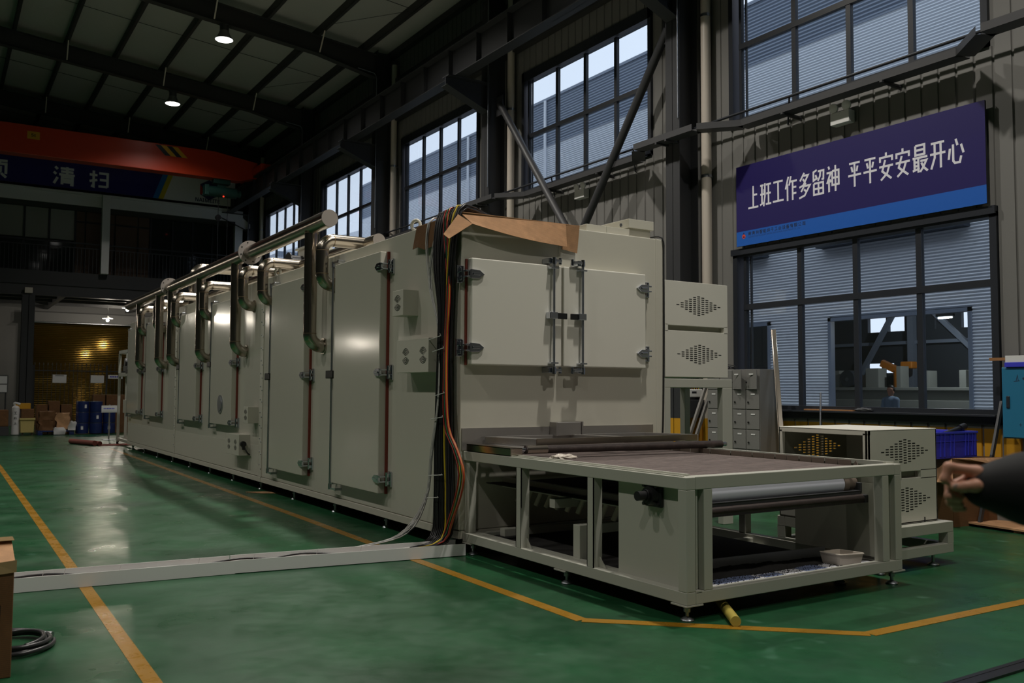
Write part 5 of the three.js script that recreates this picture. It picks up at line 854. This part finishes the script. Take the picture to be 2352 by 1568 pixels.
{
  const d = struct('door_1'), z = -42.4; mat('shutter', lin(0.13, 0.075, 0.012), { roughness: 0.13, metalness: 0.85 });
  const x0 = 3.3, x1 = 10.2, prof = []; for (let k = 0; k < 56; k++) { const y = k * 0.077; prof.push([z, y], [z + 0.012, y + 0.02], [z + 0.016, y + 0.04], [z + 0.012, y + 0.06]); } prof.push([z, 4.312], [z - 0.02, 4.312], [z - 0.02, 0]);
  const s = part(d, 'shutter_slats', prism(prof, 'x', x0, x1), M.shutter); s.userData.kind = 'stuff';
  part(d, 'shutter_guide', [bx(x0 - 0.15, x0, 0, 4.4, z - 0.1, z + 0.1), bx(x1, x1 + 0.15, 0, 4.4, z - 0.1, z + 0.1)], M.darkSteel);
  part(d, 'shutter_box', bx(x0 - 0.1, x1 + 0.1, 4.32, 4.75, z - 0.1, z + 0.3, 0.02), M.wallBack);
  part(d, 'guide_pipe', cy([x0, 4.32, z + 0.4], [x1, 4.32, z + 0.4], 0.035, 10), M.zinc);
}
{
  const f = thing('site_fence', 'dark spiked steel fence with paper notices before the amber shutter', 'fence', [5, 0, -36.2]), z = -36.35;
  for (const y of [0.25, 2.18]) part(f, 'fence_rail', bx(2.95, 10, y, y + 0.04, z - 0.02, z + 0.02), M.darkSteel);
  const bar = clean(mergeGeometries([clean(cy([0, 0.1, 0], [0, 2.42, 0], 0.011, 6)), clean(new THREE.ConeGeometry(0.022, 0.09, 6).translate(0, 2.46, 0))])); for (let k = 0; k < 50; k++) piece(f, 'fence_bar', bar, M.darkSteel, 3.02 + k * 0.14, 0, z);
  for (const x of [2.98, 5.4, 7.8]) part(f, 'fence_post', bx(x - 0.03, x + 0.03, 0, 2.4, z - 0.03, z + 0.03), M.darkSteel);
  [[3.6, 1.76, 4.05, 2.06, 'plain pale notice sheet on the fence, the left one'], [4.86, 1.77, 5.31, 2.05, 'framed pale notice sheet on the fence, the middle one'], [5.45, 1.93, 5.95, 2.07, 'narrow blue-lettered notice strip on the fence by the machine']].forEach(([a, b, c, d, l], k) => { const n = thing('notice', l, 'notice', [a, b, z + 0.03]); part(n, 'sheet', bx(a, c, b, d, z + 0.022, z + 0.03), M.sign); part(n, 'print', k === 2 ? Array.from({ length: 5 }, (_, i) => bx(a + 0.06 + i * 0.08, a + 0.12 + i * 0.08, b + 0.05, d - 0.04, z + 0.03, z + 0.032)) : k ? [bx(a + 0.08, c - 0.08, b + 0.05, d - 0.05, z + 0.03, z + 0.032)] : [bx(a + 0.08, c - 0.08, d - 0.05, d - 0.03, z + 0.03, z + 0.032)], k === 2 ? M.crateBlue : k ? M.white : M.trayGrey); });
}
{ // notice board far left
  const n = thing('notice_board', 'pale gridded notice board behind the gallery post at the left edge', 'notice', [2, 1.4, -36.2]); part(n, 'board', bx(1.3, 2.2, 1.38, 2.02, -36.24, -36.2), M.wallBack); for (let i = 0; i < 3; i++) for (let j = 0; j < 2; j++) part(n, 'sheet', bx(1.36 + i * 0.28, 1.6 + i * 0.28, 1.42 + j * 0.3, 1.68 + j * 0.3, -36.2, -36.195), M.sign); part(n, 'stand', [bx(1.35, 1.4, 0, 1.4, -36.24, -36.2), bx(2.1, 2.15, 0, 1.4, -36.24, -36.2)], M.darkSteel); }
{ // blue drums, three stacks
  mat('drumBlue', lin(0.012, 0.025, 0.11), { roughness: 0.3 }); mat('drumRim', lin(0.2, 0.22, 0.28), { roughness: 0.3, metalness: 0.8 });
  const h = 0.368, r = 0.205, where = ['bottom', 'middle', 'top'], stack = ['left stack', 'middle stack', 'right stack behind the sign'];
  [[4.32, -34], [4.74, -33.95], [5.17, -34]].forEach(([x, z], i) => { for (let k = 0; k < (i === 2 ? 2 : 3); k++) { const y = 0.02 + k * h, t = thing('steel_drum', `dark blue steel drum, ${where[i === 2 && k === 1 ? 2 : k]} of the ${stack[i]}`, 'drum', [x, y, z], 'dark blue steel drums before the shutter');
    part(t, 'drum_body', lathe([[0.0001, 0.004], [r - 0.01, 0.004], [r, 0.01], [r, 0.11], [r + 0.006, 0.12], [r, 0.13], [r, 0.235], [r + 0.006, 0.245], [r, 0.255], [r, h - 0.012], [r - 0.012, h - 0.014], [0.0001, h - 0.014]], 28).translate(x, y, z), M.drumBlue);
    part(t, 'drum_rim', new THREE.TorusGeometry(r, 0.007, 6, 28).rotateX(Math.PI / 2).translate(x, y + h - 0.008, z), M.drumRim);
    if ((i + k) % 2 === 0) { const g = new THREE.CylinderGeometry(r + 0.003, r + 0.003, 0.12, 6, 1, true, -0.3 + 0.25 * k, 0.35).translate(x, y + 0.2, z); part(t, 'label_sticker', g, M.sign); } } });
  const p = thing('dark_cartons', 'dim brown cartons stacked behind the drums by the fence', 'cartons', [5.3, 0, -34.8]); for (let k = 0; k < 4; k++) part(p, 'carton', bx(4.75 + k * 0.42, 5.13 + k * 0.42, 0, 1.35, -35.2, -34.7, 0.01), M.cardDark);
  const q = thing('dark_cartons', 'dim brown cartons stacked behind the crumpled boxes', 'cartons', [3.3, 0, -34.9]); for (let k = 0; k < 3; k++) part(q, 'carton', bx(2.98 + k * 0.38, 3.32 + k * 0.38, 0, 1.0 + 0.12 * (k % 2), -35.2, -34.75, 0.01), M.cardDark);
}
{
  const t = thing('wrapped_roll', 'white upright wrapped roll with black characters and a twisted top', 'roll', [2.32, 0, -34]);
  mat('wrapWhite', lin(0.62, 0.6, 0.6), { roughness: 0.4 });
  part(t, 'roll', lathe([[0.0001, 0], [0.13, 0.005], [0.125, 0.05], [0.12, 0.9], [0.1, 0.95], [0.06, 0.985], [0.0001, 0.99]], 24).translate(2.31, 0, -34), M.wrapWhite);
  part(t, 'twisted_top', [tb([[2.3, 0.96, -34], [2.27, 1.06, -34], [2.36, 1.05, -33.98], [2.43, 1.02, -33.97]], 0.045, 16, 8)], M.wrapWhite);
  const gl = []; [['工', 0.74], ['开', 0.56], ['上', 0.4]].forEach(([ch, y]) => { for (const s of G[ch]) for (let i = 0; i + 3 < s.length; i += 2) { const P = (u, v) => { const a = (u / 100 - 0.5) * 0.8 - 0.13; return [2.31 + 0.126 * Math.sin(a), y + (50 - v) / 100 * 0.1, -34 + 0.126 * Math.cos(a)]; }; gl.push(cy(P(s[i], s[i + 1]), P(s[i + 2], s[i + 3]), 0.006, 5)); } }); part(t, 'black_lettering', gl, M.blackPlastic);
  mat('binYellow', lin(0.5, 0.4, 0.14), { roughness: 0.5 });
  const b = thing('storage_bin', 'cream-yellow lidded bin on legs beside the white roll', 'bin', [2.65, 0, -34]); part(b, 'bin_body', prism([[2.46, 0.09], [2.84, 0.09], [2.86, 0.5], [2.44, 0.5]], 'z', -34.2, -33.85, 0.01), M.binYellow); part(b, 'bin_lid', bx(2.42, 2.88, 0.5, 0.57, -34.23, -33.82, 0.015), M.binYellow); for (const x of [2.5, 2.78]) part(b, 'bin_leg', bx(x, x + 0.05, 0, 0.1, -34.1, -33.95), M.guardBrown);
  const u = thing('storage_bin', 'dark olive crate sitting on the cream-yellow bin', 'bin', [2.65, 0.57, -34]); part(u, 'bin_body', bx(2.46, 2.84, 0.571, 0.87, -34.2, -33.85, 0.02), M.cardDark);
  const y = thing('storage_bin', 'bright yellow shallow crate on top of the olive crate', 'bin', [2.6, 0.87, -34]); part(y, 'bin_body', bx(2.3, 2.74, 0.871, 1.06, -34.25, -33.95, 0.01), M.wallYellow);
  const k = thing('basket', 'dark basket of scraps at the left picture edge', 'basket', [2.0, 0, -34.1]); part(k, 'basket', bx(1.75, 2.1, 0.3, 0.85, -34.3, -33.9, 0.03), M.cardDark); part(k, 'basket_base', bx(1.7, 2.12, 0, 0.3, -34.3, -33.88, 0.01), M.trayGrey);
  // pallet with crumpled cartons, bags
  const p = thing('plastic_pallet', 'low dark blue pallet carrying the crumpled cartons and bags', 'pallet', [3.4, 0, -34]); part(p, 'deck', bx(2.95, 4.05, 0.1, 0.15, -34.4, -33.75, 0.01), M.drumBlue); for (const x of [2.95, 3.43, 3.9]) part(p, 'pallet_runner', bx(x, x + 0.15, 0, 0.1, -34.4, -33.75, 0.01), M.drumBlue);
  const crump = (x0, x1, y0, y1, z0, z1, s) => { const g = new THREE.BoxGeometry(x1 - x0, y1 - y0, z1 - z0, 8, 8, 6).translate((x0 + x1) / 2, (y0 + y1) / 2, (z0 + z1) / 2), q = g.attributes.position; for (let i = 0; i < q.count; i++) { const n = noise.noise(q.getX(i) * 5, q.getY(i) * 5, q.getZ(i) * 5 + s), f = Math.min(1, (q.getY(i) - y0) * 6); q.setXYZ(i, q.getX(i) + 0.1 * n * f, q.getY(i) + 0.07 * n * f, q.getZ(i) + 0.05 * n); } g.computeVertexNormals(); return g; };
  const c1 = thing('cardboard_box', 'crumpled brown carton, the lower one on the blue pallet', 'box', [3.2, 0.15, -34]); part(c1, 'box_body', crump(2.98, 3.42, 0.155, 0.48, -34.3, -33.8, 2), M.cardDark);
  const c2 = thing('cardboard_box', 'crumpled brown carton, the upper one on the blue pallet', 'box', [3.2, 0.5, -34]); part(c2, 'box_body', crump(3.0, 3.45, 0.5, 0.78, -34.25, -33.85, 5), M.cardDark);
  const c3 = thing('paper_sack', 'slumped tan paper sack leaning on the pallet by the drums', 'sack', [3.65, 0.15, -34]); part(c3, 'sack', crump(3.5, 3.88, 0.2, 0.72, -34.1, -33.75, 8), M.cardboard);
  const w1 = thing('plastic_bag', 'crumpled white plastic bag below the tan sack', 'bag', [3.6, 0.0, -33.7]); part(w1, 'bag', crump(3.42, 3.76, 0.02, 0.24, -33.8, -33.6, 11), M.wrapWhite);
  const w2 = thing('plastic_bag', 'crumpled white plastic bag between the sack and the drums', 'bag', [3.95, 0.15, -33.9]); part(w2, 'bag', crump(3.86, 4.08, 0.155, 0.42, -34.0, -33.7, 14), M.wrapWhite);
  const s = thing('sign_stand', 'small white sign on a thin post before the blue drums', 'sign', [4.54, 0, -29.8]); part(s, 'sign_plate', bx(4.31, 4.75, 0.83, 1.045, -29.81, -29.79, 0.004), M.sign); part(s, 'post', cy([4.54, 0, -29.82], [4.54, 1.08, -29.82], 0.022, 12), M.brushed); part(s, 'foot', bx(4.36, 4.72, 0, 0.02, -29.95, -29.65, 0.005), M.zinc);
  part(s, 'sign_lettering', Array.from({ length: 7 }, (_, i) => bx(4.37 + i * 0.045, 4.4 + i * 0.045, 0.935, 0.975, -29.789, -29.787)), M.crateBlue);
  mat('redSheet', lin(0.2, 0.05, 0.035), { roughness: 0.7 });
  const r = thing('rolled_sheet', 'reddish-brown rolled rubber sheet on the floor past the machine', 'roll', [3.5, 0, -27.6]); part(r, 'roll', [cy([3.32, 0.07, -28.3], [3.75, 0.07, -26.9], 0.07, 16), cy([3.42, 0.06, -28.3], [3.88, 0.06, -26.9], 0.06, 16)], M.redSheet); part(r, 'unrolled_end', prism([[3.8, -27.4], [5.2, -27.6], [5.2, -26.6], [3.85, -26.7]], 'y', 0.003, 0.012), M.redSheet);
}
{ // delivery frame at the machine's far end
  const t = thing('delivery_frame', 'open ivory frame at the far end of the drying machine', 'frame', [5.5, 0, -26.4]);
  for (const [x, z] of [[4.4, -27.62], [4.54, -27.3], [4.4, -25.25], [6.6, -27.62], [6.6, -25.25]]) part(t, 'post', bx(x + 0.003, x + 0.072, 0.06, 2.6, z + 0.003, z + 0.072, 0.006), M.framePaint);
  part(t, 'top_beam', [bx(4.4, 6.68, 2.54, 2.63, -27.62, -27.54, 0.006), bx(4.4, 4.48, 2.54, 2.63, -27.62, -25.2, 0.006), bx(6.6, 6.68, 2.54, 2.63, -27.62, -25.2, 0.006)], M.framePaint); part(t, 'mid_beam', [bx(4.4, 6.68, 1.9, 2.0, -27.62, -27.54, 0.006), bx(4.4, 4.48, 1.9, 2.0, -27.62, -25.2, 0.006)], M.framePaint); part(t, 'bottom_beam', [bx(4.4, 6.68, 0.1, 0.18, -27.62, -27.54, 0.006), bx(4.4, 4.48, 0.1, 0.18, -27.62, -25.2, 0.006)], M.framePaint);
  part(t, 'drive_motor', [cy([4.5, 2.3, -27.2], [4.75, 2.3, -27.2], 0.12, 18), bx(4.5, 4.9, 2.05, 2.2, -27.4, -26.8, 0.01)], M.blackIron); part(t, 'switch_box', bx(4.32, 4.5, 0.91, 1.26, -26.2, -25.6, 0.006), M.paintFlat);
  for (const x of [4.43, 6.6]) part(t, 'levelling_foot', cy([x, 0, -27.58], [x, 0.1, -27.58], 0.03, 12), M.blackIron);
}
// ================================================================ outside the windows
{
  const g = struct('outside_ground'); part(g, 'paving', bx(XW + 0.2, 75, -0.25, -0.05, -110, 40), M.outGround);
  const b = thing('neighbouring_building', 'neighbouring hall with ribbed metal cladding and dark parapet seen through the windows', 'building', [19.5, 0, -20]);
  const X = 19.5, Z0 = -45.7, Z1 = 12, D = [-15.14, -11.3, 3.48], O = [-18.4, -17.06, 3.49];
  const ribs = (y0, y1, pitch, depth) => { const p = []; for (let y = y0; y < y1 - 1e-6; y += pitch) p.push([0, y], [-depth, y + pitch * 0.42], [-depth, y + pitch * 0.52]); p.push([0, y1], [0.04, y1], [0.04, y0]); return p; };
  const clad = (y0, y1, z0, z1, m, nm, pitch = 0.076, depth = 0.036) => part(b, nm, prism(ribs(y0, y1, pitch, depth).map(([x, y]) => [x, y]), 'z', z0, z1).translate(X, 0, 0), m);
  clad(3.5, 10.9, Z0, Z1, M.outCladding, 'cladding'); clad(0, 3.5, Z0, O[0], M.outCladding, 'cladding'); clad(0, 3.5, O[1], D[0], M.outCladding, 'cladding'); clad(0, 3.5, D[1], Z1, M.outCladding, 'cladding');
  clad(10.95, 12.72, Z0, Z1, M.outParapet, 'parapet', 0.1, 0.03);
  part(b, 'coping', bx(X - 0.06, X + 0.3, 12.7, 12.8, Z0, Z1), M.outParapet); part(b, 'flashing', bx(X - 0.05, X, 10.9, 10.95, Z0, Z1), M.outParapet);
  for (const z of [-27.97, -33.9, -40]) part(b, 'downpipe', cy([X - 0.08, 0, z], [X - 0.08, 12.7, z], 0.06, 10), M.outCladding);
  part(b, 'corner_trim', bx(X - 0.05, X + 0.15, 0, 12.75, Z0 - 0.1, Z0 + 0.08), M.outParapet);
  part(b, 'canopy', bx(X - 0.3, X, 5.3, 5.52, -18.4, -17.1), M.outDark); part(b, 'canopy', bx(X - 0.3, X, 5.3, 5.52, -15.3, -11.3), M.outDark);
  for (const [a, c, h] of [D, O]) part(b, 'door_frame', [bx(X - 0.06, X + 0.1, 0, h, a, a + 0.09), bx(X - 0.06, X + 0.1, 0, h, c - 0.09, c), bx(X - 0.06, X + 0.1, h - 0.09, h, a, c)], M.outParapet);
  // hall behind the open door: walls, far windows, columns, braces
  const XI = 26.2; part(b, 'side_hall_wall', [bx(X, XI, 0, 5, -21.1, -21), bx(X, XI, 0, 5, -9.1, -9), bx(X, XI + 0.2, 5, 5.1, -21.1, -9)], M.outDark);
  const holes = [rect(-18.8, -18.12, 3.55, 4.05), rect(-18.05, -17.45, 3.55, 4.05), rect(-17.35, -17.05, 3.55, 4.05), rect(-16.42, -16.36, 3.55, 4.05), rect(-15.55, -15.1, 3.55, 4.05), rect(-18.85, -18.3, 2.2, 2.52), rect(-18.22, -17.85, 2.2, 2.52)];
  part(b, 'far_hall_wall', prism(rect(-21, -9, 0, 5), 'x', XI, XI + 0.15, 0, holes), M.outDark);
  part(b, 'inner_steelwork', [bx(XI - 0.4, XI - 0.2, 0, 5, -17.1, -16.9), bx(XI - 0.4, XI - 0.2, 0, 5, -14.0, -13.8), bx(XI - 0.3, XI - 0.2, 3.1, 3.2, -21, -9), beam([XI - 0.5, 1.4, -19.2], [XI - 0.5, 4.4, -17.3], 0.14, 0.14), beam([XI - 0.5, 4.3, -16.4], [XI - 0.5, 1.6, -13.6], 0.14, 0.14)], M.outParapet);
  const m = thing('machine_line', 'long pale machine bench with cabinets inside the neighbouring hall', 'machine', [24.5, 0, -16]);
  mat('benchPale', lin(0.3, 0.31, 0.28), { roughness: 0.5 });
  part(m, 'bench', [bx(24, 24.8, -0.05, 1.35, -19.5, -12, 0.02), bx(23.95, 24.85, 1.62, 1.72, -19.5, -12, 0.02), bx(24.1, 24.8, 1.35, 1.62, -19.3, -12.2, 0.01)], M.benchPale); for (const [z0, z1, y1] of [[-18.6, -18.35, 2.25], [-17.4, -16.95, 2.3], [-16.35, -16.2, 2.35], [-15.6, -15.3, 2.2], [-14.4, -14.2, 2.2], [-17.8, -17.6, 2.1]]) part(m, 'bench_cabinet', bx(24.1, 24.5, 1.72, y1, z0, z1, 0.01), M.benchPale);
  const f = thing('drum_fan', 'round dark drum fan on the pale bench in the neighbouring hall', 'fan', [24.2, 1.72, -17.9]); part(f, 'fan_drum', [cy([24.0, 1.99, -18.0], [24.3, 1.99, -18.0], 0.26, 28)], M.outDark); part(f, 'fan_hub', cy([23.98, 1.97, -18.0], [24.0, 1.97, -18.0], 0.06, 16), M.zinc);
  const r = thing('robot_arm', 'orange robot arm standing behind the bench in the neighbouring hall', 'robot', [25.2, 1.7, -17]); mat('robotOrange', lin(0.65, 0.22, 0.02), { roughness: 0.4 }); part(r, 'arm_base', [cy([25.3, -0.05, -17.1], [25.3, 2.25, -17.1], 0.14, 16)], M.robotOrange); part(r, 'arm_link', [beam([25.3, 2.25, -17.1], [25.2, 2.5, -17.6], 0.16, 0.2), bx(25.1, 25.4, 2.3, 2.52, -16.9, -16.5, 0.04)], M.robotOrange);
  const tl = thing('added_tube_lamp', 'small tube lamp added to brighten the inside of the opposite hall', 'lamp', [23, 3.6, -14]); mat('addedLampGlow', lin(1, 1, 1), { emissive: lin(1, 1, 1), emissiveIntensity: 3 });  // lamp added here to lift the dim interior behind the open door
  part(tl, 'tube', cy([23, 3.6, -14.3], [23, 3.6, -13.9], 0.025, 10), M.addedLampGlow); part(tl, 'tube_holder', [bx(22.96, 23.04, 3.63, 3.7, -14.35, -13.85), bx(22.99, 23.01, 3.7, 5, -14.2, -14.18), bx(22.99, 23.01, 3.7, 5, -14.02, -14)], M.outDark);
  const tp = new THREE.PointLight(0xffffff, 9, 0, 2); tp.position.set(0, -0.06, -0.1); tp.castShadow = true; tl.add(tp);
  const l = thing('far_building', 'pale low building with pitched roof far beyond the neighbouring hall', 'building', [40, 0, -80]); part(l, 'far_wall', bx(24, 44, 0, 12.5, -86, -70), M.outCladding); part(l, 'far_roof', prism([[22.5, 12.4], [34, 16.5], [45, 12.4]], 'z', -86.5, -69.5), M.outCladding); part(l, 'far_eaves', bx(22.5, 45, 12.1, 12.5, -69.6, -69.3), M.outParapet);
}
// ================================================================ people
function field(bones, min, max, cell, k = 0.02) {   // one skin over tapered capsules, joined smoothly
  const size = V(...max).sub(V(...min)), res = Math.ceil(Math.max(size.x, size.y, size.z) / cell) + 2, h = cell * (res / 2), c = V(...min).add(V(...max)).multiplyScalar(0.5);
  const mc = new MarchingCubes(res, new THREE.MeshStandardMaterial(), false, false, 400000); mc.isolation = 0; mc.field.fill(-1);
  const B = bones.map(([a, b, r0, r1]) => ({ a, d: [b[0] - a[0], b[1] - a[1], b[2] - a[2]], r0, r1, q: (b[0] - a[0]) ** 2 + (b[1] - a[1]) ** 2 + (b[2] - a[2]) ** 2 || 1e-9 }));
  for (let z = 0; z < res; z++) for (let y = 0; y < res; y++) for (let x = 0; x < res; x++) {
    const px = c.x + (x - res / 2) / (res / 2) * h, py = c.y + (y - res / 2) / (res / 2) * h, pz = c.z + (z - res / 2) / (res / 2) * h; let s = 0, near = 1e9;
    for (const { a, d, r0, r1, q } of B) { const ux = px - a[0], uy = py - a[1], uz = pz - a[2], t = Math.max(0, Math.min(1, (ux * d[0] + uy * d[1] + uz * d[2]) / q)), e = Math.hypot(ux - d[0] * t, uy - d[1] * t, uz - d[2] * t) - (r0 + (r1 - r0) * t); if (e < near) near = e; s += Math.exp(-Math.min(50, Math.max(-8, e / k))); }
    mc.field[x + y * res + z * res * res] = near > 6 * k ? -near : k * Math.log(Math.max(s, 1e-30));
  }
  mc.update();
  const n = mc.count, p = new Float32Array(n * 3), nn = new Float32Array(n * 3);
  for (let i = 0; i < n; i++) { p[3 * i] = c.x + mc.positionArray[3 * i] * h; p[3 * i + 1] = c.y + mc.positionArray[3 * i + 1] * h; p[3 * i + 2] = c.z + mc.positionArray[3 * i + 2] * h; }
  nn.set(mc.normalArray.subarray(0, n * 3));
  const g = new THREE.BufferGeometry(); g.setAttribute('position', new THREE.BufferAttribute(p, 3)); g.setAttribute('normal', new THREE.BufferAttribute(nn, 3)); return g;
}
{
  mat('skin', lin(0.55, 0.27, 0.18), { roughness: 0.5 }); mat('jacket', lin(0.008, 0.008, 0.009), { roughness: 0.85 }); mat('trousers', lin(0.02, 0.022, 0.03), { roughness: 0.8 }); mat('hair', lin(0.01, 0.008, 0.007), { roughness: 0.5 }); mat('nail', lin(0.5, 0.33, 0.28), { roughness: 0.35 });
  // own frame of the figure: x to its side, y up, z towards the aisle, in metres from the hand
  const o = [1.925, 1.346, -1.158], ax = [0.8415, 0, 0.5402], az = [-0.5402, 0, 0.8415], S = 0.00095;
  const h = (x, y, z) => [o[0] + (ax[0] * x + az[0] * z) * S, o[1] + y * S, o[2] + (ax[2] * x + az[2] * z) * S];
  const B = (a, b, r0, r1) => [h(...a), h(...b), r0 * S, r1 * S];
  const box = (bones, pad) => { const lo = [1e9, 1e9, 1e9], hi = [-1e9, -1e9, -1e9]; for (const [a, b, r0, r1] of bones) for (const p of [a, b]) for (let i = 0; i < 3; i++) { lo[i] = Math.min(lo[i], p[i] - Math.max(r0, r1) - pad); hi[i] = Math.max(hi[i], p[i] + Math.max(r0, r1) + pad); } return [lo, hi]; };
  const skinOf = (bones, cell, k) => field(bones, ...box(bones, 3 * k + cell * 2), cell, k);
  const W = [66, 4, 0];
  const hand = [B(W, [40, 26, 4], 25, 19), B(W, [42, 14, -14], 24, 18), B(W, [44, 0, -26], 22, 17), B([120, 0, 0], W, 27, 24),
    B([40, 33, 10], [-27, 43, 12], 13, 10.5), B([-27, 43, 12], [-37, 16, 13], 10.5, 9.5), B([-37, 16, 13], [-18, 2, 14], 9.2, 8),
    B([58, 0, 16], [24, 2, 30], 17, 13.5), B([24, 2, 30], [-4, 0, 32], 13, 11), B([-4, 0, 32], [-22, -1, 30], 10.8, 8.5),
    B([42, 20, -8], [-14, -4, -8], 12.5, 10.5), B([-14, -4, -8], [-22, -24, 2], 10.3, 9.2), B([-22, -24, 2], [-3, -30, 10], 9, 8),
    B([44, 6, -24], [-8, -22, -20], 12, 10), B([-8, -22, -20], [-14, -40, -9], 9.8, 8.8), B([-14, -40, -9], [5, -45, 0], 8.6, 7.6),
    B([46, -8, -34], [6, -38, -30], 11, 8.8), B([6, -38, -30], [2, -54, -20], 8.6, 7.8), B([2, -54, -20], [18, -56, -12], 7.6, 6.8)];
  const head = [B([700, 250, -150], [700, 340, -155], 78, 82), B([700, 215, -110], [700, 300, -95], 45, 50), B([700, 120, -165], [700, 230, -160], 55, 52), B([700, 262, -70], [700, 290, -72], 13, 9), B([618, 275, -160], [618, 300, -165], 14, 16), B([782, 275, -160], [782, 300, -165], 14, 16)];
  const rest = [B([120, 0, 0], [300, -20, -40], 30, 38), B([300, -20, -40], [520, 45, -140], 40, 52), B([520, 55, -150], [880, 55, -150], 60, 60), B([640, 0, -150], [640, -380, -150], 110, 105), B([760, 0, -150], [760, -380, -150], 110, 105), B([880, 50, -150], [930, -250, -140], 52, 40), B([930, -250, -140], [900, -480, -60], 38, 28), B([900, -480, -60], [890, -570, -40], 30, 20), B([640, -430, -150], [630, -850, -140], 85, 58), B([630, -850, -140], [625, -1310, -165], 56, 38), B([760, -430, -150], [770, -850, -140], 85, 58), B([770, -850, -140], [775, -1310, -165], 56, 38)];
  const t = thing('person', 'hand and black sleeve of a person reaching in from the right edge', 'person', [o[0] + ax[0] * 0.665, 0, o[2] + ax[2] * 0.665]);
  const body = part(t, 'body', [skinOf(hand, 0.003, 0.0035), skinOf(head, 0.008, 0.012), skinOf(rest, 0.022, 0.02)], M.skin);
  part(body, 'thumb_nail', new THREE.SphereGeometry(1, 14, 10).scale(0.0085, 0.0065, 0.003).rotateY(-0.57).translate(...h(-22, 1, 36)), M.nail);
  const jacket = [B([58, -4, 0], [112, -4, 0], 44, 48), B([112, -4, 0], [165, -8, -8], 49, 74), B([165, -8, -8], [300, -25, -40], 76, 84), B([300, -25, -40], [520, 45, -140], 84, 92), B([520, 45, -150], [880, 45, -150], 88, 88), B([640, 0, -150], [640, -440, -150], 140, 150), B([760, 0, -150], [760, -440, -150], 140, 150), B([880, 40, -150], [930, -250, -140], 84, 72), B([930, -250, -140], [905, -470, -70], 70, 54)];
  part(t, 'jacket', skinOf(jacket, 0.012, 0.016), M.jacket);
  part(t, 'trousers', skinOf([B([640, -400, -150], [630, -850, -140], 104, 80), B([630, -850, -140], [625, -1290, -160], 78, 66), B([760, -400, -150], [770, -850, -140], 104, 80), B([770, -850, -140], [775, -1290, -160], 78, 66)], 0.016, 0.02), M.trousers);
  part(t, 'hair', skinOf([B([700, 330, -175], [700, 365, -165], 88, 78), B([700, 270, -200], [700, 330, -185], 66, 80)], 0.009, 0.015), M.hair);
  for (const x of [625, 775]) part(t, 'shoe', skinOf([B([x, -1372, -200], [x, -1375, 0], 48, 40), B([x, -1330, -170], [x, -1372, -100], 50, 46)], 0.012, 0.015), M.blackPlastic);
  const eye = []; for (const s of [-1, 1]) eye.push(new THREE.SphereGeometry(0.011, 12, 8).translate(...h(700 + s * 30, 300, -83))); part(body, 'eyes', eye, M.white);
  part(body, 'mouth', new THREE.SphereGeometry(1, 12, 8).scale(0.02, 0.004, 0.006).rotateY(-0.57).translate(...h(700, 238, -66)), M.seal);
  // a worker in the hall across the yard
  const p = thing('person', 'dark-haired worker in a pale blue shirt seen through the window in the opposite hall', 'person', [22, -0.05, -15.1]);
  const q = (x, y, z) => [22 + x, y, -15.1 + z], C = (a, b, r0, r1) => [q(...a), q(...b), r0, r1];
  mat('shirtBlue', lin(0.2, 0.28, 0.4), { roughness: 0.8 });
  part(p, 'body', skinOf([C([0, 1.58, 0], [-0.02, 1.64, 0], 0.085, 0.09), C([0, 1.42, 0], [0, 1.55, 0], 0.05, 0.05), C([0, 0.95, 0], [0, 1.3, 0], 0.13, 0.15), C([-0.02, 1.34, -0.17], [-0.05, 1.05, -0.22], 0.05, 0.04), C([-0.05, 1.05, -0.22], [-0.28, 1.0, -0.14], 0.04, 0.03), C([-0.28, 1.0, -0.14], [-0.36, 1.0, -0.12], 0.035, 0.02), C([-0.02, 1.34, 0.17], [-0.05, 1.05, 0.22], 0.05, 0.04), C([-0.05, 1.05, 0.22], [-0.28, 1.0, 0.14], 0.04, 0.03), C([-0.28, 1.0, 0.14], [-0.36, 1.0, 0.12], 0.035, 0.02), C([0, 0.9, -0.09], [0, 0.02, -0.1], 0.1, 0.05), C([0, 0.9, 0.09], [0, 0.02, 0.1], 0.1, 0.05)], 0.016, 0.02), M.skin);
  part(p, 'shirt', skinOf([C([0, 0.95, 0], [0, 1.3, 0], 0.16, 0.175), C([0, 1.36, -0.15], [0, 1.36, 0.15], 0.085, 0.085), C([-0.02, 1.34, -0.18], [-0.05, 1.08, -0.22], 0.075, 0.065), C([-0.02, 1.34, 0.18], [-0.05, 1.08, 0.22], 0.075, 0.065)], 0.016, 0.02), M.shirtBlue);
  part(p, 'trousers', skinOf([C([0, 0.92, -0.08], [0, 0.06, -0.1], 0.125, 0.075), C([0, 0.92, 0.08], [0, 0.06, 0.1], 0.125, 0.075)], 0.018, 0.02), M.trousers);
  part(p, 'hair', skinOf([C([0.01, 1.66, 0], [0.0, 1.69, 0], 0.1, 0.085), C([0.04, 1.6, 0], [0.03, 1.65, 0], 0.08, 0.09)], 0.012, 0.012), M.hair);
}
scene.traverse((o) => { if (o.isMesh) o.castShadow = o.receiveShadow = true; });
renderer.render(scene, camera);
